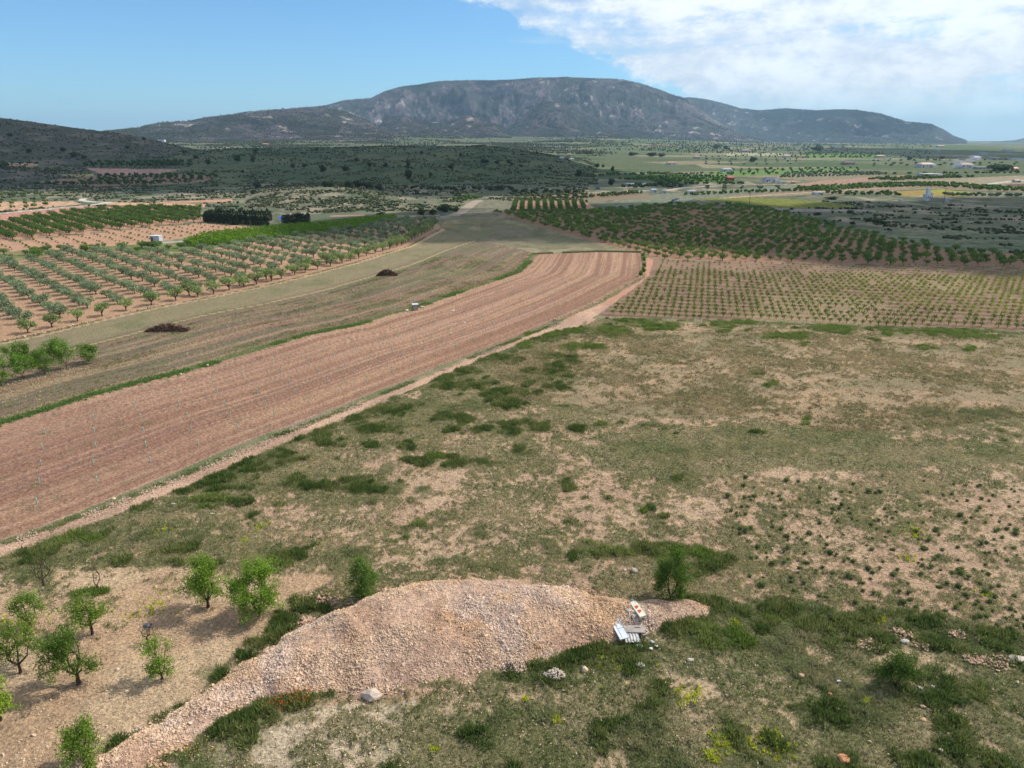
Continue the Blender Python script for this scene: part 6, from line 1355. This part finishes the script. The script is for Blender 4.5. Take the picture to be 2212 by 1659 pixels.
brush(361, 715, 98, 24, "long dark brown heap of cut branches left of centre", 1); brush(836, 595, 52, 22, "smaller dark brown pile of brush further back", 2)
# water box at the field edge
p = G(897, 670); mb = MB(); mb.box((0, 0, .55), (.9, .9, 1.1), .3, C(176, 166, 150)); m2 = MB().box((0, 0, 1.14), (1.15, 1.1, .08), .3, C(226, 238, 244)); m3 = MB().box((-.1, -.46, .45), (.5, .04, .8), .3, C(36, 28, 30))
item('irrigation_box', [('wall', mb, M_STONE), ('lid', m2, M_PAINT), ('door', m3, M_PAINT)], p, 0, "small masonry water box with white lid at the field edge", "water box")
boulder('pale_rock', 880, 672, 12, (210, 190, 160), "pale rock just left of the water box", 91, 'rock', .5); boulder('rock', 912, 664, 9, (226, 200, 176), "cream rock just right of the water box", 92, 'rock', .6)
boulder('stone', 978, 671, 9, (232, 216, 200), "flat pale stone lying in the ploughed field", 93, 'stone', .3); boulder('stone', 1004, 697, 5, (240, 232, 226), "tiny white stone in the ploughed field", 94, 'stone', .4)
# ------------------------------------------------------------ buildings
def house(px, py, wpx, hpx, label, wall=(232, 226, 216), roof=(188, 130, 104), rz=.15, cat="house", flat=False, dep=.75, wing=False, name='house'):
    p = G(px, py); k_ = mpp(p); w, h = wpx * k_, hpx * k_; h = max(h, 1.6); d = w * dep if w < 22 else 9; hw = h * (.95 if flat else .68); t = empty(name, p, rz, label=label, category=cat)
    mw = MB().box((0, 0, hw / 2 - .2), (w, d, hw + .4), col=C(*wall)); 
    if wing: mw.box((w * .34, -d * .5 - d * .12, hw * .38 - .2), (w * .3, d * .24, hw * .76 + .4), col=C(*wall))
    link('wall', mw.mesh('wall'), M_PAINT, t); mr = MB()
    if flat: mr.box((0, 0, hw + .08), (w * 1.05, d * 1.05, .16), col=C(*roof))
    else:
        e = .25; rh = h - hw; V = [(-w / 2 - e, -d / 2 - e, hw), (w / 2 + e, -d / 2 - e, hw), (w / 2 + e, d / 2 + e, hw), (-w / 2 - e, d / 2 + e, hw), (-w / 2 - e + d * .25, 0, hw + rh), (w / 2 + e - d * .25, 0, hw + rh)]
        mr.add(V, Q=[(0, 1, 5, 4), (2, 3, 4, 5), (0, 3, 2, 1)], T=[(1, 2, 5), (3, 0, 4)], col=C(*roof))
    link('roof', mr.mesh('roof'), M_PAINT, t)
    nw = max(1, int(w / 4)); ww = min(1.1, w * .16); wh_ = min(1.1, hw * .4)
    for i in range(nw):
        x_ = -w / 2 + w * (i + .7) / (nw + .4); link('window', MB().box((x_, -d / 2 - .01, hw * .58), (ww, .06, wh_), col=C(70, 74, 82)).mesh('window'), M_PAINT, t)
    link('door', MB().box((-w / 2 + w * .12 if nw > 1 else w * .3, -d / 2 - .01, hw * .36), (min(.95, w * .2), .05, hw * .7), col=C(110, 84, 66)).mesh('door'), M_PAINT, t)
    return t
o3 = lambda a, b: (1434 + .3515 * a, 190 + .3515 * b)
HS = [(45, 474, 50, 20, "white house with orange roof left of the plain's first pale strip", (240, 232, 222), (206, 150, 120), 0), (200, 434, 30, 16, "small pinkish house above the tan strip", (222, 196, 184), (206, 170, 150), 0), (385, 514, 56, 20, "grey and white farmhouse above the bright green field", (222, 226, 232), (190, 190, 188), 0),
      (405, 570, 40, 26, "red brick farmhouse beside the bright green field", (176, 96, 76), (196, 104, 78), 0), (650, 578, 70, 28, "white house with a dark roof right of the brick one", (238, 238, 238), (92, 96, 104), 0), (725, 588, 26, 12, "little white shed right of the dark roofed house", (244, 242, 238), (220, 214, 206), 1),
      (795, 588, 20, 12, "pink hut left of the pink field", (214, 160, 140), (196, 130, 104), 0), (750, 428, 36, 16, "white cottage above the orchard dots", (240, 236, 230), (214, 190, 170), 0), (500, 392, 46, 12, "long pinkish house far back on the left of the plain", (212, 184, 184), (198, 170, 160), 0),
      (1130, 472, 58, 18, "brown house with dark roof in mid plain", (196, 160, 146), (110, 92, 92), 0), (1325, 428, 46, 14, "tan roofed house far back in mid plain", (226, 210, 186), (206, 176, 150), 0), (1605, 490, 74, 26, "large white villa with hipped tan roof", (246, 238, 226), (226, 200, 178), 0),
      (1845, 492, 64, 26, "white villa with terracotta roof beside the smoke", (248, 242, 236), (214, 168, 146), 0), (1950, 498, 60, 10, "low grey shed right of the terracotta villa", (190, 188, 184), (176, 178, 180), 1), (1630, 548, 92, 18, "long white farm buildings below the smoke", (238, 234, 228), (224, 214, 204), 1),
      (1918, 440, 34, 16, "white gabled house far back", (244, 244, 244), (208, 212, 220), 0), (2030, 442, 46, 12, "grey roofed barn far back on the right", (186, 186, 182), (170, 174, 178), 1), (2185, 445, 100, 10, "very long white shed at the right edge", (240, 242, 244), (226, 230, 234), 1), (1950, 410, 46, 12, "pale sheds in the dark band at right", (200, 204, 212), (184, 190, 200), 1),
      (2155, 512, 26, 20, "orange house near the right edge", (214, 160, 112), (196, 128, 92), 0), (2165, 580, 30, 14, "stone hut beside the pale road", (206, 200, 190), (186, 178, 168), 0), (318, 317, 26, 10, "pinkish house at the mountain's foot", (226, 196, 182), (206, 170, 150), 0), (1000, 320, 12, 10, "tiny white tower house far under the mountain", (244, 244, 240), (230, 226, 220), 1),
      (1065, 364, 56, 8, "long pale greenhouse shed in the far plain", (206, 212, 216), (196, 204, 212), 1), (170, 650, 46, 10, "low white shed beyond the grey meadow", (222, 224, 226), (236, 238, 240), 1), (945, 658, 50, 6, "low pale wall like shed above the yellow field", (226, 222, 204), (224, 218, 200), 1), (1700, 365, 40, 10, "pinkish house in the dark band", (214, 196, 184), (196, 170, 156), 0), (2115, 392, 50, 10, "white barn in the far right band", (206, 212, 220), (196, 204, 216), 1), (1680, 390, 24, 8, "tiny pale hut in the dark band", (206, 208, 206), (196, 196, 196), 1), (1385, 424, 22, 8, "little pale annex right of the tan roofed house", (220, 210, 194), (206, 186, 164), 1)]
for a, b, w, h, lb, wc, rc, fl in HS: house(*o3(a, b), w * .3515, h * .3515, lb, wc, rc, .1, flat=bool(fl), wing=w > 60, cat="house" if not fl else "shed", name='house' if not fl else 'shed')
o2 = lambda a, b: (691 + .3515 * a, 155.5 + .3515 * b); o1 = lambda a, b: (.3515 * a, 155.5 + .3515 * b)
for f, a, b, w, h, lb, wc, rc, fl in [(o2, 1487, 534, 28, 12, "left of two white cottages on the hill's right shoulder", (246, 244, 238), (230, 220, 206), 0), (o2, 1547, 542, 26, 11, "right of two white cottages on the hill's right shoulder", (246, 244, 238), (230, 222, 212), 0), (o2, 2165, 572, 34, 14, "cream house beyond the sandy orchard strip", (240, 226, 206), (224, 190, 160), 0), (o2, 2097, 646, 9, 14, "white well house standing in the vineyard strip", (240, 240, 240), (214, 210, 206), 1),
                                     (o2, 2050, 740, 32, 22, "white house hidden in dark garden trees", (226, 232, 240), (170, 178, 188), 0), (o2, 2110, 746, 26, 14, "grey white outbuilding right of the garden trees", (206, 212, 218), (190, 196, 202), 1), (o2, 1950, 702, 120, 14, "long low pale building among dark garden trees", (196, 202, 210), (206, 210, 216), 1), (o2, 1705, 722, 24, 18, "bluish grey shed left of the garden trees", (136, 140, 152), (120, 124, 134), 1),
                                     (o1, 995, 431, 34, 13, "white house at the saddle below the left hill", (240, 242, 240), (224, 222, 214), 1), (o1, 1632, 450, 34, 10, "pinkish farmhouse with little tower below the pine slope", (214, 168, 144), (206, 150, 124), 0), (o1, 1735, 915, 34, 26, "white house with bright blue roof inside the cypress hedge", (246, 246, 244), (60, 110, 210), 0)]:
    house(*f(a, b), w * .3515, h * .3515, lb, wc, rc, .1, flat=bool(fl), cat="house" if not fl else "shed", name='house' if not fl else 'shed')
# white trailer hut
p = G(339, 523); k_ = mpp(p); t = empty('field_hut', p, -.12, label="white box shaped field hut beside the green hedge band", category="hut")
link('wall', MB().box((0, 0, 1.0), (2.9, 1.9, 1.9), col=C(214, 214, 220)).mesh('wall'), M_PAINT, t); link('roof', MB().box((0, 0, 2.0), (3.1, 2.1, .12), col=C(246, 240, 238)).mesh('roof'), M_PAINT, t)
link('door', MB().box((-.9, -.96, .85), (.75, .05, 1.5), col=C(120, 96, 84)).mesh('door'), M_PAINT, t); link('window', MB().box((-1.46, .1, 1.2), (.05, .8, .6), col=C(110, 92, 84)).mesh('window'), M_PAINT, t)
# ruined white tower house
p = G(*o3(1618, 692)); k_ = mpp(p); u = k_ * .3515; t = empty('tower_ruin', p, .25, label="ruined white tower with lower arched walls on the dark meadow", category="ruin"); W0 = 36 * u; H0 = 34 * u
link('wall', MB().box((0, 0, H0 / 2 - .2), (W0, W0 * .8, H0 + .4), col=C(240, 238, 234)).box((-W0 * .05, .1, H0 + 14 * u), (W0 * .46, W0 * .46, 29 * u), col=C(238, 240, 240), taper=.94).mesh('wall'), M_PAINT, t)
link('gable', MB().add([(W0 * .02, -W0 * .42, H0 - .01), (W0 * .5, -W0 * .42, H0 - .01), (W0 * .26, -W0 * .42, H0 + 8 * u), (W0 * .02, -W0 * .3, H0 - .01), (W0 * .5, -W0 * .3, H0 - .01), (W0 * .26, -W0 * .3, H0 + 8 * u)], T=[(0, 1, 2), (3, 5, 4)], Q=[(0, 2, 5, 3), (1, 4, 5, 2)], col=C(222, 222, 220)).mesh('gable'), M_PAINT, t)
for i, x_ in enumerate((.04, .34)): link('arch', MB().box((W0 * (x_ + .04), -W0 * .41, H0 * .3), (W0 * .12, .08, H0 * .6), col=C(48, 50, 56)).mesh('arch'), M_PAINT, t)
link('window', MB().box((-W0 * .3, -W0 * .41, H0 * .5), (W0 * .2, .08, H0 * .3), col=C(70, 66, 78)).mesh('window'), M_PAINT, t)
house(*o3(1740, 698), 34 * .3515, 9 * .3515, "low pale ruin right of the tower", (214, 206, 196), (200, 194, 188), .1, flat=True, cat="ruin", name='low_ruin')
boulder('pale_tank', 1434 + .3515 * 1450, 190 + .3515 * 692, 7, (176, 190, 196), "small pale tank left of the ruined tower", 95, 'tank', .7)
def pole(px, py, h, label, lattice_=False):
    p = G(px, py); t = empty('power_pole', p, .2, label=label, category="power pole", group="power poles on the plain"); mb = MB()
    if lattice_:
        for sx in (-1, 1):
            for sy in (-1, 1): mb.tube([(sx * .35, sy * .35, 0), (sx * .12, sy * .12, h)], .035, 4, C(150, 152, 156))
        for i in range(8): z0, z1 = h * i / 8, h * (i + 1) / 8; f0, f1 = .35 - .23 * i / 8, .35 - .23 * (i + 1) / 8; mb.tube([(-f0, -f0, z0), (f1, -f1, z1)], .02, 4, C(150, 152, 156)); mb.tube([(f0, f0, z0), (-f1, f1, z1)], .02, 4, C(150, 152, 156))
    else: mb.tube([(0, 0, -.2), (0, 0, h)], [.14, .09], 7, C(112, 106, 100))
    link('pole', mb.mesh('pole'), M_METAL, t); link('crossarm', MB().box((0, 0, h - .35), (1.8, .12, .12), col=C(90, 86, 84)).mesh('crossarm'), M_METAL, t)
    for x_ in (-.8, 0, .8): link('insulator', MB().tube([(x_, 0, h - .3), (x_, 0, h - .05)], .05, 5, C(70, 60, 58)).mesh('insulator'), M_METAL, t)
pole(2038, 440, 7.5, "tall power pole right of the ruined tower"); pole(619, 478, 8.5, "lattice power pole behind the cypress hedge", True); pole(*o3(1130, 655), 6.5, "power pole above the yellow green field"); pole(*o3(525, 720), 5.5, "power pole left of the yellow green field")
# parked cars by the meadow track
def car(px, py, rz, col, label):
    p = G(px, py); t = empty('car', p, rz, label=label, category="car", group="cars parked on the far track")
    link('body', MB().box((0, 0, .55), (4.1, 1.7, .6), col=C(*col), taper=.97).mesh('body'), M_METAL, t); link('cabin', MB().box((-.1, 0, 1.12), (2.3, 1.5, .54), col=C(52, 58, 66), taper=.8).mesh('cabin'), M_METAL, t)
    for sx in (-1.25, 1.25):
        for sy in (-.8, .8): link('wheel', MB().tube([(sx, sy - .09, .32), (sx, sy + .09, .32)], .32, 10, C(30, 30, 32)).mesh('wheel'), M_METAL, t)
car(*o3(62, 702), .9, (150, 158, 176), "grey car parked at the left on the meadow track"); car(*o3(80, 696), .8, (196, 200, 206), "silver car parked right behind the grey one")
# smoke plume from a garden fire on the plain
def smoke():
    p = G(*o3(1668, 530)); m, nt, N, L, out = mat_new("smoke"); v = N.new("ShaderNodeVolumePrincipled"); v.inputs["Color"].default_value = (.8, .85, .95, 1)
    tc = N.new("ShaderNodeTexCoord"); n = N.new("ShaderNodeTexNoise"); n.inputs["Scale"].default_value = .05; n.inputs["Detail"].default_value = 4; L.new(tc.outputs["Object"], n.inputs["Vector"])
    mr = N.new("ShaderNodeMapRange"); mr.inputs[1].default_value = .42; mr.inputs[2].default_value = .7; mr.inputs[3].default_value = 0; mr.inputs[4].default_value = .10; L.new(n.outputs[0], mr.inputs[0]); L.new(mr.outputs[0], v.inputs["Density"]); L.new(v.outputs[0], out.inputs["Volume"])
    mb = MB(); r = np.random.default_rng(2); V = I2V.copy(); t = (V[:, 2] + 1) / 2; V = np.stack([V[:, 0] * (2 + 16 * t) + t * 34, V[:, 1] * (2 + 9 * t), t * 17 + .2], 1); mb.add(V, T=I2F)
    o = link('smoke', mb.mesh('smoke', True), m, loc=p, kind='stuff', label="thin bluish smoke drifting from a fire on the plain")
smoke()
# ------------------------------------------------------------ haze
def haze():
    m, nt, N, L, out = mat_new("haze"); v = N.new("ShaderNodeVolumePrincipled"); v.inputs["Color"].default_value = (.50, .77, 1.0, 1); v.inputs["Density"].default_value = HAZE_D; v.inputs["Anisotropy"].default_value = .2
    L.new(v.outputs[0], out.inputs["Volume"])
    mb = MB(); z0, z1 = -4.0, 560.0; mb.box((0, 5000, (z0 + z1) / 2), (34000, 34000, z1 - z0)); link('haze', mb.mesh('haze'), m, kind='stuff', label="thin blue haze over the whole plain")
HAZE_D = 7.2e-5
haze()
print('objects', len(bpy.data.objects))
